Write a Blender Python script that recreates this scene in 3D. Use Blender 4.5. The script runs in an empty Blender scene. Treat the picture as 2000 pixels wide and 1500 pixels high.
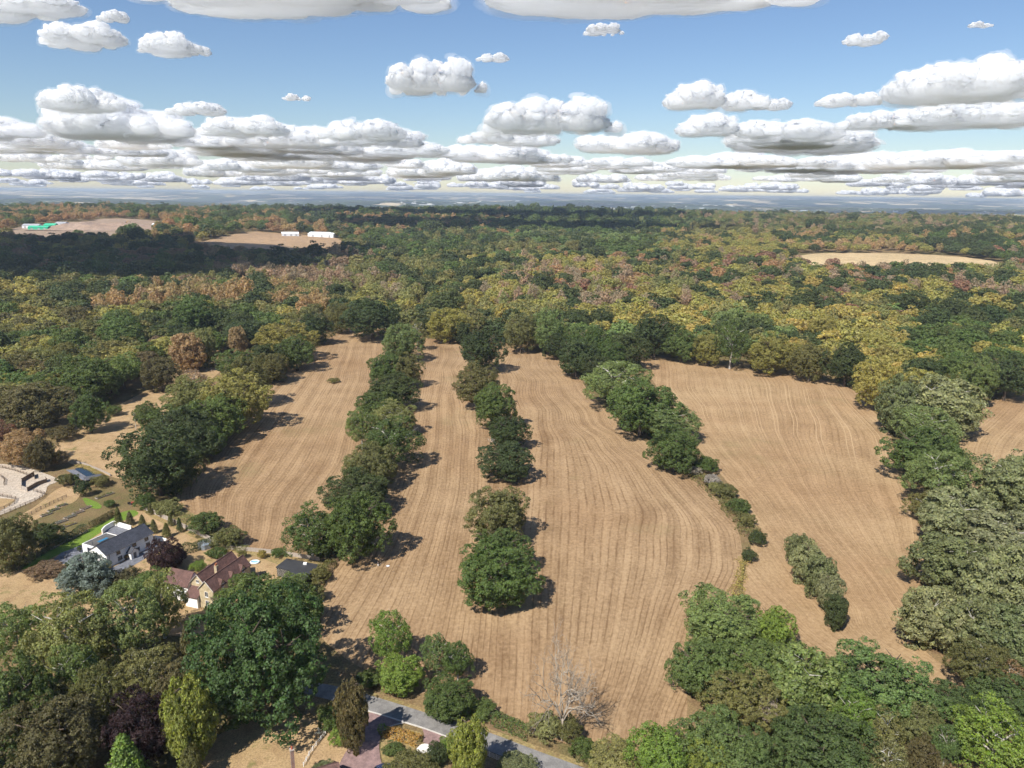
import bpy, bmesh, math, random
import numpy as np
from mathutils import Vector, Matrix

# ------------------------------------------------------------------ camera, sky, sun, exposure
sc = bpy.context.scene
FPX, CAM_H = 1435.0, 118.0
PITCH, ROLL = math.atan(370.5 / FPX), math.radians(0.62)
SUN_AZ, SUN_EL = math.radians(34), math.radians(49)      # light travels towards +x / +y
LDIR = np.array([math.sin(SUN_AZ) * math.cos(SUN_EL), math.cos(SUN_AZ) * math.cos(SUN_EL), -math.sin(SUN_EL)])

_F = np.array([0, math.cos(PITCH), -math.sin(PITCH)])
_R0 = np.array([1.0, 0, 0]); _U0 = np.array([0, math.sin(PITCH), math.cos(PITCH)])
_R = math.cos(ROLL) * _R0 + math.sin(ROLL) * _U0
_U = -math.sin(ROLL) * _R0 + math.cos(ROLL) * _U0

cam = bpy.data.cameras.new('camera')
cam.sensor_width = 36.0; cam.lens = 36.0 * FPX / 2000; cam.clip_start = 1.0; cam.clip_end = 200000
cam_ob = bpy.data.objects.new('camera', cam); sc.collection.objects.link(cam_ob)
M = Matrix.Identity(4)
for i in range(3):
    M[i][0] = _R[i]; M[i][1] = _U[i]; M[i][2] = -_F[i]
M[2][3] = CAM_H
cam_ob.matrix_world = M
sc.camera = cam_ob

sc.view_settings.view_transform = 'Standard'; sc.view_settings.look = 'None'
sc.view_settings.exposure = 0.87; sc.view_settings.gamma = 1.0
sc.view_settings.use_curve_mapping = False
sc.render.engine = 'CYCLES'
cy = sc.cycles
cy.max_bounces = 11; cy.diffuse_bounces = 9; cy.glossy_bounces = 2; cy.transmission_bounces = 4
cy.volume_bounces = 4; cy.transparent_max_bounces = 8
cy.use_adaptive_sampling = True; cy.adaptive_threshold = 0.03
cy.use_denoising = True
cy.caustics_reflective = False; cy.caustics_refractive = False
try:
    cy.denoising_input_passes = 'RGB_ALBEDO_NORMAL'
except Exception:
    pass

sun = bpy.data.lights.new('sun', 'SUN'); sun.energy = 4.0; sun.angle = math.radians(0.53); sun.color = (1.0, 0.95, 0.86)
sun_ob = bpy.data.objects.new('sun', sun); sc.collection.objects.link(sun_ob)
sun_ob.rotation_euler = Vector(LDIR).to_track_quat('-Z', 'Y').to_euler()
sun_ob.location = (-300, -300, 600)


class NT:
    """small helper to write node trees as expressions"""
    def __init__(s, tree):
        s.t = tree; s.n = tree.nodes; s.l = tree.links
    def new(s, typ, **kw):
        n = s.n.new(typ)
        for k, v in kw.items(): setattr(n, k, v)
        return n
    def put(s, sock, v):
        if v is None: return
        if isinstance(v, bpy.types.NodeSocket): s.l.new(v, sock)
        else:
            try: sock.default_value = v
            except Exception: sock.default_value = tuple(v) + (1.0,) if len(v) == 3 else v
    def math(s, op, a, b=None, c=None, clamp=False):
        n = s.new('ShaderNodeMath', operation=op, use_clamp=clamp)
        for k, v in enumerate((a, b, c)): s.put(n.inputs[k], v)
        return n.outputs[0]
    def vmath(s, op, a, b=None, scale=None):
        n = s.new('ShaderNodeVectorMath', operation=op)
        s.put(n.inputs[0], a)
        if b is not None: s.put(n.inputs[1], b)
        if scale is not None: s.put(n.inputs['Scale'], scale)
        return n.outputs['Value'] if op in ('DOT_PRODUCT', 'LENGTH', 'DISTANCE') else n.outputs[0]
    def noise(s, vec, scale=1.0, detail=3.0, rough=0.5, dist=0.0, lac=2.0, dims='3D', w=None):
        n = s.new('ShaderNodeTexNoise', noise_dimensions=dims)
        s.put(n.inputs['Vector'], vec)
        if w is not None: s.put(n.inputs['W'], w)
        for k, v in (('Scale', scale), ('Detail', detail), ('Roughness', rough), ('Distortion', dist), ('Lacunarity', lac)):
            s.put(n.inputs[k], v)
        return n.outputs['Fac']
    def ramp(s, fac, a, b, to0=0.0, to1=1.0, smooth=True):
        n = s.new('ShaderNodeMapRange', interpolation_type='SMOOTHSTEP' if smooth else 'LINEAR', clamp=True)
        for k, v in enumerate((fac, a, b, to0, to1)): s.put(n.inputs[k], v)
        return n.outputs[0]
    def mix(s, fac, a, b, blend='MIX'):
        n = s.new('ShaderNodeMix', data_type='RGBA', blend_type=blend)
        s.put(n.inputs[0], fac); s.put(n.inputs[6], a); s.put(n.inputs[7], b)
        return n.outputs[2]
    def xyz(s, v):
        n = s.new('ShaderNodeSeparateXYZ'); s.put(n.inputs[0], v); return n.outputs
    def comb(s, x=0.0, y=0.0, z=0.0):
        n = s.new('ShaderNodeCombineXYZ')
        for k, v in enumerate((x, y, z)): s.put(n.inputs[k], v)
        return n.outputs[0]
    def attr(s, name, typ='GEOMETRY'):
        n = s.new('ShaderNodeAttribute', attribute_name=name, attribute_type=typ); return n.outputs


SKY_STRENGTH = 0.057
world = bpy.data.worlds.new('World'); sc.world = world; world.use_nodes = True
W = NT(world.node_tree); W.n.clear()


def build_sky():
    out = W.new('ShaderNodeOutputWorld'); bg = W.new('ShaderNodeBackground')
    bg.inputs['Strength'].default_value = SKY_STRENGTH
    sky = W.new('ShaderNodeTexSky', sky_type='NISHITA', sun_disc=False)
    sky.sun_elevation = SUN_EL
    sky.sun_rotation = math.radians(180) + SUN_AZ
    sky.altitude = 120; sky.air_density = 1.15; sky.dust_density = 0.0; sky.ozone_density = 3.0
    W.l.new(W.vmath('MULTIPLY', sky.outputs[0], (.88, .94, 1.08)), bg.inputs['Color']); W.l.new(bg.outputs[0], out.inputs['Surface'])
build_sky()

# ------------------------------------------------------------------ terrain, projection
def sstep(a, b, x):
    t = np.clip((np.asarray(x, float) - a) / (b - a), 0, 1); return t * t * (3 - 2 * t)

def gz(x, y):
    """height of the land"""
    x = np.asarray(x, float); y = np.asarray(y, float)
    r = np.hypot(x, y)
    z = 38 * sstep(760, 2700, r) - 115 * sstep(3000, 6500, r)
    z = z + sstep(900, 2000, r) * (4 * np.sin(x / 310 + 1) * np.sin(y / 420) + 3 * np.sin(x / 150 + y / 230))
    far = sstep(6000, 11000, r)
    z = z + far * (40 * np.sin(x / 2300 + 1.3) * np.sin(y / 2100 + .4) + 22 * np.sin(x / 900 + y / 1300) + 8 * np.sin(x / 430 - y / 1100))
    z = z + 110 * sstep(15000, 34000, r)
    return z

def ray(px, py):
    return _F + (px - 1000) / FPX * _R + (750 - py) / FPX * _U

def at(px, py, z=None):
    """pixel of the 2000 x 1500 photograph -> point on the land (or on the level plane z)"""
    d = ray(px, py)
    if z is not None:
        t = (z - CAM_H) / d[2]
        return Vector((d[0] * t, d[1] * t, z))
    g = 0.0
    for _ in range(60):
        t = (g - CAM_H) / min(d[2], -1e-4)
        g2 = float(gz(d[0] * t, d[1] * t))
        if abs(g2 - g) < 0.01: break
        g = 0.5 * g + 0.5 * g2
    return Vector((d[0] * t, d[1] * t, g))

def project(P):
    P = np.atleast_2d(P) - np.array([0, 0, CAM_H])
    zc = P @ _F
    return 1000 + FPX * (P @ _R) / zc, 750 - FPX * (P @ _U) / zc, zc

# ------------------------------------------------------------------ scene helpers
col = sc.collection
def link(name, data, parent=None):
    o = bpy.data.objects.new(name, data); col.objects.link(o)
    if parent is not None: o.parent = parent
    return o
def tag(o, label=None, cat=None, group=None, kind=None):
    for k, v in (('label', label), ('category', cat), ('group', group), ('kind', kind)):
        if v: o[k] = v
    return o
def empty(name, loc=(0, 0, 0), rz=0.0, parent=None):
    o = link(name, None, parent); o.location = loc; o.rotation_euler = (0, 0, rz); o.empty_display_size = .3
    return o
def hnoise(x, y, s, seed=0):
    """smooth value noise 0..1"""
    x = np.asarray(x, float) / s; y = np.asarray(y, float) / s
    xi = np.floor(x).astype(np.int64); yi = np.floor(y).astype(np.int64)
    fx = x - xi; fy = y - yi; fx = fx * fx * (3 - 2 * fx); fy = fy * fy * (3 - 2 * fy)
    def h(a, b):
        v = (a * 374761393 + b * 668265263 + seed * 974711) & 0x7fffffff
        v = ((v ^ (v >> 13)) * 1274126177) & 0x7fffffff
        return ((v ^ (v >> 16)) & 0xffff) / 65535.0
    return (h(xi, yi) * (1 - fx) + h(xi + 1, yi) * fx) * (1 - fy) + (h(xi, yi + 1) * (1 - fx) + h(xi + 1, yi + 1) * fx) * fy

def mesh_np(name, V, F, mat=None, smooth=False):
    """mesh from numpy arrays; F is (n,3) or (n,4)"""
    V = np.asarray(V, np.float32); F = np.asarray(F, np.int32)
    me = bpy.data.meshes.new(name); k = F.shape[1]
    me.vertices.add(len(V)); me.vertices.foreach_set('co', V.ravel())
    me.loops.add(F.size); me.loops.foreach_set('vertex_index', F.ravel())
    me.polygons.add(len(F))
    me.polygons.foreach_set('loop_start', np.arange(0, F.size, k, dtype=np.int32))
    me.polygons.foreach_set('loop_total', np.full(len(F), k, np.int32))
    if smooth: me.polygons.foreach_set('use_smooth', np.ones(len(F), bool))
    me.update(calc_edges=True)
    if mat: me.materials.append(mat)
    return me

class MB:
    """collects simple shapes into one mesh"""
    def __init__(s): s.v = []; s.f = []
    def add(s, V, F):
        b = len(s.v); s.v += [tuple(map(float, p)) for p in V]; s.f += [tuple(i + b for i in q) for q in F]; return s
    def box(s, x0, x1, y0, y1, z0, z1):
        V = [(x0, y0, z0), (x1, y0, z0), (x1, y1, z0), (x0, y1, z0), (x0, y0, z1), (x1, y0, z1), (x1, y1, z1), (x0, y1, z1)]
        return s.add(V, [(0, 3, 2, 1), (4, 5, 6, 7), (0, 1, 5, 4), (1, 2, 6, 5), (2, 3, 7, 6), (3, 0, 4, 7)])
    def prism(s, poly, d, axis='z', a=0.0):
        """poly: 2-D outline; extruded from a to a+d along axis (x: poly=(y,z), y: poly=(x,z), z: poly=(x,y))"""
        n = len(poly)
        def P(p, t): return {'x': (t, p[0], p[1]), 'y': (p[0], t, p[1]), 'z': (p[0], p[1], t)}[axis]
        V = [P(p, a) for p in poly] + [P(p, a + d) for p in poly]
        return s.add(V, [tuple(range(n))[::-1], tuple(range(n, 2 * n))] + [(i, (i + 1) % n, n + (i + 1) % n, n + i) for i in range(n)])
    def tube(s, pts, rad, n=6):
        pts = [Vector(p) for p in pts]
        if not hasattr(rad, '__len__'): rad = [rad] * len(pts)
        V = []; F = []
        for i, p in enumerate(pts):
            d = (pts[min(i + 1, len(pts) - 1)] - pts[max(i - 1, 0)])
            d = d.normalized() if d.length > 1e-6 else Vector((0, 0, 1))
            a = d.cross(Vector((.31, .87, .2))).normalized(); b = d.cross(a)
            for k in range(n):
                t = 2 * math.pi * k / n; V.append(p + rad[i] * (a * math.cos(t) + b * math.sin(t)))
        for i in range(len(pts) - 1):
            for k in range(n):
                F.append((i * n + k, i * n + (k + 1) % n, (i + 1) * n + (k + 1) % n, (i + 1) * n + k))
        F.append(tuple(range(n))[::-1]); F.append(tuple(range((len(pts) - 1) * n, len(pts) * n)))
        return s.add(V, F)
    def slab(s, quad, th):
        """sloping plate: four corners, thickness straight down"""
        V = list(quad) + [(p[0], p[1], p[2] - th) for p in quad]; n = len(quad)
        return s.add(V, [tuple(range(n)), tuple(range(n, 2 * n))[::-1]] + [(i, n + i, n + (i + 1) % n, (i + 1) % n) for i in range(n)])
    def mesh(s, name, mat, smooth=False):
        me = bpy.data.meshes.new(name); me.from_pydata(s.v, [], s.f)
        bm = bmesh.new(); bm.from_mesh(me); bmesh.ops.recalc_face_normals(bm, faces=bm.faces); bm.to_mesh(me); bm.free()
        if smooth:
            for p in me.polygons: p.use_smooth = True
        if mat: me.materials.append(mat)
        return me
    def build(s, name, mat, parent=None, smooth=False):
        return link(name, s.mesh(name, mat, smooth), parent)

# ------------------------------------------------------------------ materials
def mat_new(name):
    m = bpy.data.materials.new(name); m.use_nodes = True
    t = NT(m.node_tree); t.n.clear()
    out = t.new('ShaderNodeOutputMaterial')
    return m, t, out
def plain(name, rgb, rough=0.8, var=0.18, scale=1.5, bump=0.0, spec=0.3, bscale=None, stretch=(1, 1, 1), metal=0.0, rgb2=None):
    """painted, rendered or mineral surface with mottled colour and fine relief"""
    m, t, out = mat_new(name)
    b = t.new('ShaderNodeBsdfPrincipled'); t.l.new(b.outputs[0], out.inputs[0])
    co = t.new('ShaderNodeTexCoord').outputs['Object']
    co = t.vmath('MULTIPLY', co, stretch)
    n = t.noise(co, scale, 5, .6)
    n2 = t.noise(co, scale * 9, 3, .6)
    f = t.math('ADD', t.math('MULTIPLY', n, .65), t.math('MULTIPLY', n2, .35))
    hi = [min(1, c * (1 + var)) for c in rgb]; lo = [c * (1 - var) for c in (rgb2 or rgb)]
    c = t.mix(t.ramp(f, .3, .7), lo + [1], hi + [1])
    t.l.new(c, b.inputs['Base Color'])
    b.inputs['Roughness'].default_value = rough; b.inputs['Specular IOR Level'].default_value = spec
    b.inputs['Metallic'].default_value = metal
    if bump:
        bn = t.new('ShaderNodeBump'); bn.inputs['Strength'].default_value = bump; bn.inputs['Distance'].default_value = .05
        t.l.new(t.noise(co, bscale or scale * 12, 4, .6), bn.inputs['Height']); t.l.new(bn.outputs[0], b.inputs['Normal'])
    return m

def leaf_material(name='leaves', trans=0.34):
    m, t, out = mat_new(name)
    tint = t.attr('tint', 'INSTANCER')['Vector' if False else 'Color']
    geo = t.new('ShaderNodeNewGeometry')
    isl = geo.outputs['Random Per Island']
    oi = t.new('ShaderNodeObjectInfo')
    co = t.new('ShaderNodeTexCoord').outputs['Object']
    big = t.noise(co, 2.3, 3, .6)
    k = t.math('MULTIPLY', t.ramp(isl, 0, 1, .95, 1.8, smooth=False), t.ramp(big, .3, .7, .78, 1.22))
    c = t.vmath('SCALE', tint, scale=k)
    # some leaf sprays are yellower or browner than the rest
    hs = t.new('ShaderNodeHueSaturation')
    t.l.new(c, hs.inputs['Color'])
    t.l.new(t.ramp(t.math('FRACT', t.math('MULTIPLY', isl, 17.3)), 0, 1, .478, .514, smooth=False), hs.inputs['Hue'])
    t.l.new(t.ramp(t.math('FRACT', t.math('MULTIPLY', isl, 7.7)), 0, 1, .8, 1.12, smooth=False), hs.inputs['Saturation'])
    b = t.new('ShaderNodeBsdfPrincipled'); b.inputs['Roughness'].default_value = .55; b.inputs['Specular IOR Level'].default_value = .22
    t.l.new(hs.outputs[0], b.inputs['Base Color'])
    tr = t.new('ShaderNodeBsdfTranslucent')
    t.l.new(t.mix(1.0, hs.outputs[0], [1.25, 1.2, .55, 1], 'MULTIPLY'), tr.inputs[0])
    ms = t.new('ShaderNodeMixShader'); ms.inputs[0].default_value = trans
    t.l.new(b.outputs[0], ms.inputs[1]); t.l.new(tr.outputs[0], ms.inputs[2]); t.l.new(ms.outputs[0], out.inputs[0])
    return m

LEAF = leaf_material()
BARK = plain('bark', (.115, .088, .066), .9, .35, 6, .5, .15, stretch=(3, 3, .6))
PALE_BARK = plain('pale_dead_wood', (.46, .43, .38), .85, .25, 5, .3, .15, stretch=(3, 3, .8))
BIRCH_BARK = plain('birch_bark', (.52, .50, .46), .7, .35, 4, .3, .2, stretch=(1, 1, 4))

def ground_material(name, cols, scale=.25, rough=.95, detail_scale=2.2, bump=.35, greens=None):
    """dry grass / soil: three earth tones mixed by noise at several sizes"""
    m, t, out = mat_new(name)
    b = t.new('ShaderNodeBsdfPrincipled'); t.l.new(b.outputs[0], out.inputs[0])
    b.inputs['Roughness'].default_value = rough; b.inputs['Specular IOR Level'].default_value = .08
    co = t.new('ShaderNodeNewGeometry').outputs['Position']
    n1 = t.noise(co, scale * .18, 4, .6); n2 = t.noise(co, scale, 5, .65); n3 = t.noise(co, detail_scale, 4, .7)
    c = t.mix(t.ramp(n1, .35, .65), list(cols[0]) + [1], list(cols[1]) + [1])
    c = t.mix(t.ramp(n2, .42, .7, 0, .8), c, list(cols[2]) + [1])
    c = t.vmath('SCALE', c, scale=t.ramp(n3, .25, .75, .62, 1.38))
    if greens:
        c = t.mix(t.ramp(t.noise(t.vmath('ADD', co, (77, 31, 0)), scale * .5, 4, .65), .56, .7, 0, .75), c, list(greens) + [1])
    t.l.new(c, b.inputs['Base Color'])
    bn = t.new('ShaderNodeBump'); bn.inputs['Strength'].default_value = bump; bn.inputs['Distance'].default_value = .3
    t.l.new(t.noise(co, detail_scale * 1.6, 4, .7), bn.inputs['Height']); t.l.new(bn.outputs[0], b.inputs['Normal'])
    return m
# ------------------------------------------------------------------ the land
def build_ground():
    rr = np.concatenate([[0.0], np.geomspace(60, 46000, 120)])
    na = 288
    a = np.linspace(0, 2 * np.pi, na, endpoint=False)
    V = [(0, 0, 0)]
    for r in rr[1:]:
        x = r * np.sin(a); y = r * np.cos(a); V += list(zip(x, y, gz(x, y) - .06))
    F3 = [(0, 1 + (i + 1) % na, 1 + i) for i in range(na)]
    F = []
    for k in range(len(rr) - 2):
        b0 = 1 + k * na; b1 = b0 + na
        F += [(b0 + i, b0 + (i + 1) % na, b1 + (i + 1) % na, b1 + i) for i in range(na)]
    me = bpy.data.meshes.new('ground'); me.from_pydata(V, [], F3 + F)
    me.update()
    m, t, out = mat_new('land')
    b = t.new('ShaderNodeBsdfPrincipled'); t.l.new(b.outputs[0], out.inputs[0])
    b.inputs['Roughness'].default_value = .95; b.inputs['Specular IOR Level'].default_value = .05
    co = t.new('ShaderNodeNewGeometry').outputs['Position']
    n1 = t.noise(co, .02, 4, .6); n2 = t.noise(co, .22, 5, .65); n3 = t.noise(co, 1.9, 4, .7)
    near = t.mix(t.ramp(n1, .4, .62), [.215, .15, .078, 1], [.12, .105, .045, 1])
    near = t.mix(t.ramp(n2, .45, .7, 0, .8), near, [.165, .105, .06, 1])
    near = t.vmath('SCALE', near, scale=t.ramp(n3, .25, .75, .6, 1.4))
    # farmland far away: irregular parcels of wood, pasture and pale stubble
    wob = t.vmath('ADD', t.vmath('MULTIPLY', co, (.0011, .00052, 0)), t.vmath('SCALE', t.comb(t.noise(co, .0016, 3), t.noise(t.vmath('ADD', co, (900, 0, 0)), .0016, 3), 0.0), scale=.7))
    vo = t.new('ShaderNodeTexVoronoi', feature='F1'); vo.inputs['Scale'].default_value = 1.7
    t.l.new(wob, vo.inputs['Vector'])
    cell = t.xyz(vo.outputs['Color'])
    far = t.mix(t.ramp(cell[0], .48, .6), [.025, .042, .02, 1], [.06, .075, .03, 1])
    far = t.mix(t.ramp(cell[1], .66, .7), far, [.6, .48, .3, 1])
    far = t.vmath('SCALE', far, scale=t.ramp(t.noise(co, .009, 5, .7), .3, .7, .6, 1.4))
    rad = t.vmath('LENGTH', t.vmath('MULTIPLY', co, (1, 1, 0)))
    c = t.mix(t.ramp(rad, 3000, 4200), near, far)
    t.l.new(c, b.inputs['Base Color'])
    bn = t.new('ShaderNodeBump'); bn.inputs['Strength'].default_value = .3; bn.inputs['Distance'].default_value = .3
    t.l.new(t.noise(co, 2.5, 4, .7), bn.inputs['Height']); t.l.new(bn.outputs[0], b.inputs['Normal'])
    me.materials.append(m)
    tag(link('ground', me), 'dry grass and woodland floor reaching to the horizon', 'ground', kind='structure')

def inside(poly, x, y):
    """vectorised point in polygon"""
    c = np.zeros(np.shape(x), bool); n = len(poly)
    for i in range(n):
        x0, y0 = poly[i]; x1, y1 = poly[(i + 1) % n]
        if y0 == y1: continue
        hit = ((y0 > y) != (y1 > y)) & (x < (x1 - x0) * (y - y0) / (y1 - y0) + x0)
        c ^= hit
    return c

def near_on(poly, P):
    """nearest points on a closed outline"""
    best = np.full(len(P), 1e18); Q = P.copy(); n = len(poly)
    for i in range(n):
        a = np.array(poly[i]); b = np.array(poly[(i + 1) % n]); d = b - a
        t = np.clip(((P - a) @ d) / max(d @ d, 1e-9), 0, 1); q = a + t[:, None] * d
        s = ((P - q) ** 2).sum(1); k = s < best; best[k] = s[k]; Q[k] = q[k]
    return Q, np.sqrt(best)

def smooth_poly(pts, it=2):
    P = [tuple(p) for p in pts]
    for _ in range(it):
        Q = []
        for i in range(len(P)):
            a = P[i]; b = P[(i + 1) % len(P)]
            Q += [(a[0] * .75 + b[0] * .25, a[1] * .75 + b[1] * .25), (a[0] * .25 + b[0] * .75, a[1] * .25 + b[1] * .75)]
        P = Q
    return P

def tps(pts, vals):
    """thin plate spline through scattered row samples"""
    X = np.array(pts) / 100.0; n = len(X)
    def K(A, B):
        d2 = ((A[:, None, :] - B[None]) ** 2).sum(2); return .5 * d2 * np.log(d2 + 1e-9)
    A = np.zeros((n + 3, n + 3)); A[:n, :n] = K(X, X) + 1e-3 * np.eye(n)
    A[:n, n] = 1; A[:n, n + 1:] = X; A[n, :n] = 1; A[n + 1:, :n] = X.T
    w = np.linalg.solve(A, np.concatenate([vals, np.zeros(3)]))
    def ev(P):
        P = np.asarray(P) / 100.0
        return K(P, X) @ w[:n] + w[n] + P @ w[n + 1:]
    return ev

def sheet(name, px, mat, z=.0, cell=4.0, rows=None, label=None, cat=None, smooth=2, world=None, kind='structure', drape=False):
    """a flat patch of ground drawn by its outline; rows = lists of photo points that follow one plough line each"""
    poly = world or [tuple(at(*p)[:2]) for p in px]
    if smooth: poly = smooth_poly(poly, smooth)
    A = np.array(poly); lo = A.min(0) - cell; hi = A.max(0) + cell
    nx = int((hi[0] - lo[0]) / cell) + 2; ny = int((hi[1] - lo[1]) / cell) + 2
    gx, gy = np.meshgrid(lo[0] + cell * np.arange(nx), lo[1] + cell * np.arange(ny))
    cx = gx[:-1, :-1] + cell / 2; cyy = gy[:-1, :-1] + cell / 2
    keep = inside(poly, cx, cyy)
    idx = np.arange(nx * ny).reshape(ny, nx)
    F = np.stack([idx[:-1, :-1][keep], idx[:-1, 1:][keep], idx[1:, 1:][keep], idx[1:, :-1][keep]], 1)
    used = np.unique(F); remap = np.full(nx * ny, -1); remap[used] = np.arange(len(used)); F = remap[F]
    P = np.stack([gx.ravel()[used], gy.ravel()[used]], 1)
    # outline vertices slide onto the outline
    edge_cnt = np.zeros(len(P), int); np.add.at(edge_cnt, F.ravel(), 1)
    Q, d = near_on(poly, P); b = edge_cnt < 4; P[b] = Q[b]
    zz = (gz(P[:, 0], P[:, 1]) if drape else np.zeros(len(P))) + z
    me = mesh_np(name, np.column_stack([P, zz]), F, mat)
    if rows is not None:
        pts, vals = [], []
        for v, line in rows:
            L = [np.array(at(*p)[:2]) for p in line]
            for i in range(len(L) - 1):
                for tt in (0, .5): pts.append(L[i] * (1 - tt) + L[i + 1] * tt); vals.append(v)
            pts.append(L[-1]); vals.append(v)
        ev = tps(pts, np.array(vals, float))
        at_ = me.attributes.new('row', 'FLOAT', 'POINT'); at_.data.foreach_set('value', ev(P).astype(np.float32))
    o = link(name, me); tag(o, label, cat, kind=kind); return o

def stubble_material(name, light, dark, soil, pitch=2.7, tram=11.0, straw=0.0, rowk=1.0):
    """cut field: pale stubble, broken dark drill lines, wheel lines, clods and patches of regrowth"""
    m, t, out = mat_new(name)
    b = t.new('ShaderNodeBsdfPrincipled'); t.l.new(b.outputs[0], out.inputs[0])
    b.inputs['Roughness'].default_value = .95; b.inputs['Specular IOR Level'].default_value = .05
    pos = t.new('ShaderNodeNewGeometry').outputs['Position']
    P = t.xyz(pos)
    u = t.attr('row')['Fac']
    u = t.math('ADD', u, t.math('MULTIPLY', t.math('SUBTRACT', t.noise(pos, .07, 3), .5), .7))
    lv = t.comb(u, t.math('MULTIPLY', P[1], .09), t.math('MULTIPLY', P[0], .02))
    streak = t.noise(lv, .55, 3, .6)
    broken = t.noise(t.comb(t.math('MULTIPLY', u, .37), t.math('MULTIPLY', P[1], .045), 0.0), 1.0, 4, .65)
    fr = t.math('ABSOLUTE', t.math('SUBTRACT', t.math('FRACT', t.math('DIVIDE', u, pitch)), .5))
    line = t.math('MULTIPLY', t.ramp(fr, .0, .2, 1, 0), t.ramp(broken, .36, .66, .08 * rowk, .62 * rowk))
    big = t.noise(pos, .011, 4, .6); mid = t.noise(pos, .05, 4, .62)
    grain = t.noise(pos, .75, 3, .75); grain2 = t.noise(t.comb(t.math('MULTIPLY', u, 1.2), t.math('MULTIPLY', P[1], .45), 0.0), 1.0, 3, .75)
    f = t.math('ADD', .58, t.math('MULTIPLY', t.math('SUBTRACT', streak, .5), .55))
    f = t.math('ADD', f, t.math('MULTIPLY', t.math('SUBTRACT', grain, .5), 1.5))
    f = t.math('ADD', f, t.math('MULTIPLY', t.math('SUBTRACT', grain2, .5), 1.1))
    f = t.math('ADD', f, t.math('MULTIPLY', t.math('SUBTRACT', mid, .5), 1.0))
    band = t.noise(t.comb(t.math('MULTIPLY', u, .21), t.math('MULTIPLY', P[1], .006), 3.0), 1.0, 2, .5)
    f = t.math('ADD', f, t.math('MULTIPLY', t.math('SUBTRACT', band, .5), .3 + 1.05 * rowk))
    f = t.math('SUBTRACT', f, line)
    c = t.mix(t.ramp(f, .0, 1.0, smooth=False), list(dark) + [1], list(light) + [1])
    c = t.mix(t.ramp(big, .4, .66, 0, .75), c, t.vmath('MULTIPLY', c, [soil[k] / (.55 * light[k] + .45 * dark[k]) for k in range(3)]))
    w = t.math('ABSOLUTE', t.math('SUBTRACT', t.math('FRACT', t.math('DIVIDE', u, tram)), .5))
    pair = t.math('ADD', t.ramp(t.math('ABSOLUTE', t.math('SUBTRACT', w, .09)), .035, .0), 0.0)
    wl = t.math('MULTIPLY', pair, t.ramp(t.noise(t.vmath('ADD', pos, (200, 90, 0)), .009, 3), .38, .64, 0, .2 + straw * .7))
    c = t.mix(wl, c, [light[0] * 1.25, light[1] * 1.3, light[2] * 1.35, 1])
    g = t.math('MULTIPLY', t.ramp(t.noise(t.vmath('ADD', pos, (57, 311, 0)), .02, 4, .65), .56, .72), t.ramp(grain, .4, .6, 0, .5))
    c = t.mix(g, c, [.15, .145, .06, 1])
    t.l.new(c, b.inputs['Base Color'])
    bn = t.new('ShaderNodeBump'); bn.inputs['Strength'].default_value = .15; bn.inputs['Distance'].default_value = .3
    t.l.new(f, bn.inputs['Height']); t.l.new(bn.outputs[0], b.inputs['Normal'])
    return m

build_ground()
STUB_A = stubble_material('stubble_rows', (.39, .27, .155), (.185, .116, .062), (.255, .16, .086), 2.1)
STUB_B = stubble_material('stubble_pale', (.42, .295, .167), (.21, .135, .07), (.28, .177, .095), 2.8, 13.5, .45, .55)

FIELD1 = [(672, 646), (760, 655), (760, 700), (735, 760), (715, 830), (700, 900), (680, 960), (640, 1010), (600, 1050), (560, 1078), (500, 1078),
          (478, 1070), (440, 1040), (390, 1010), (345, 985), (345, 960), (385, 905), (410, 860), (450, 820), (490, 790), (540, 720), (590, 690), (630, 665)]
sheet('field', FIELD1, STUB_A, .02, 3.0, [
    (0, [(640, 662), (560, 735), (500, 800), (440, 870), (385, 960), (390, 1000)]),
    (30, [(668, 665), (620, 745), (565, 830), (510, 910), (462, 980), (455, 1045)]),
    (62, [(708, 665), (690, 745), (650, 830), (610, 910), (560, 980), (535, 1065)]),
    (88, [(750, 665), (735, 745), (705, 830), (690, 900), (650, 970), (600, 1065)])],
    'brown stubble field with curved rows between wood and left hedgerow', 'field')
FIELD2 = [(780, 650), (850, 664), (905, 664), (985, 678), (1060, 688), (1110, 700), (1150, 770), (1220, 830), (1300, 895), (1390, 960), (1440, 1025),
          (1452, 1080), (1445, 1140), (1420, 1190), (1360, 1250), (1340, 1330), (1345, 1420), (1290, 1470), (1200, 1478), (1120, 1458), (1040, 1432), (960, 1398),
          (880, 1375), (800, 1345), (720, 1315), (650, 1270), (600, 1215), (606, 1160), (650, 1100), (690, 1040), (730, 960), (760, 880), (770, 780)]
sheet('field', FIELD2, STUB_A, .02, 3.0, [
    (0, [(838, 680), (815, 770), (795, 870), (765, 960), (715, 1060), (640, 1170)]),
    (20, [(870, 680), (858, 770), (850, 870), (835, 960), (800, 1060), (750, 1170), (690, 1280)]),
    (40, [(900, 680), (895, 770), (905, 870), (900, 960), (880, 1060), (855, 1170), (815, 1310)]),
    (62, [(985, 690), (985, 770), (985, 870), (980, 960), (965, 1060), (950, 1200), (935, 1370)]),
    (84, [(1030, 700), (1075, 800), (1100, 900), (1105, 1000), (1100, 1100), (1090, 1250), (1070, 1430)]),
    (112, [(1065, 705), (1140, 810), (1230, 900), (1300, 1000), (1300, 1100), (1260, 1250), (1200, 1450)]),
    (136, [(1095, 710), (1190, 830), (1320, 930), (1425, 1040), (1435, 1110), (1380, 1230), (1310, 1400)])],
    'wide stubble field with rows of oaks standing in it, sweeping down to the road', 'field')
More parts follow.
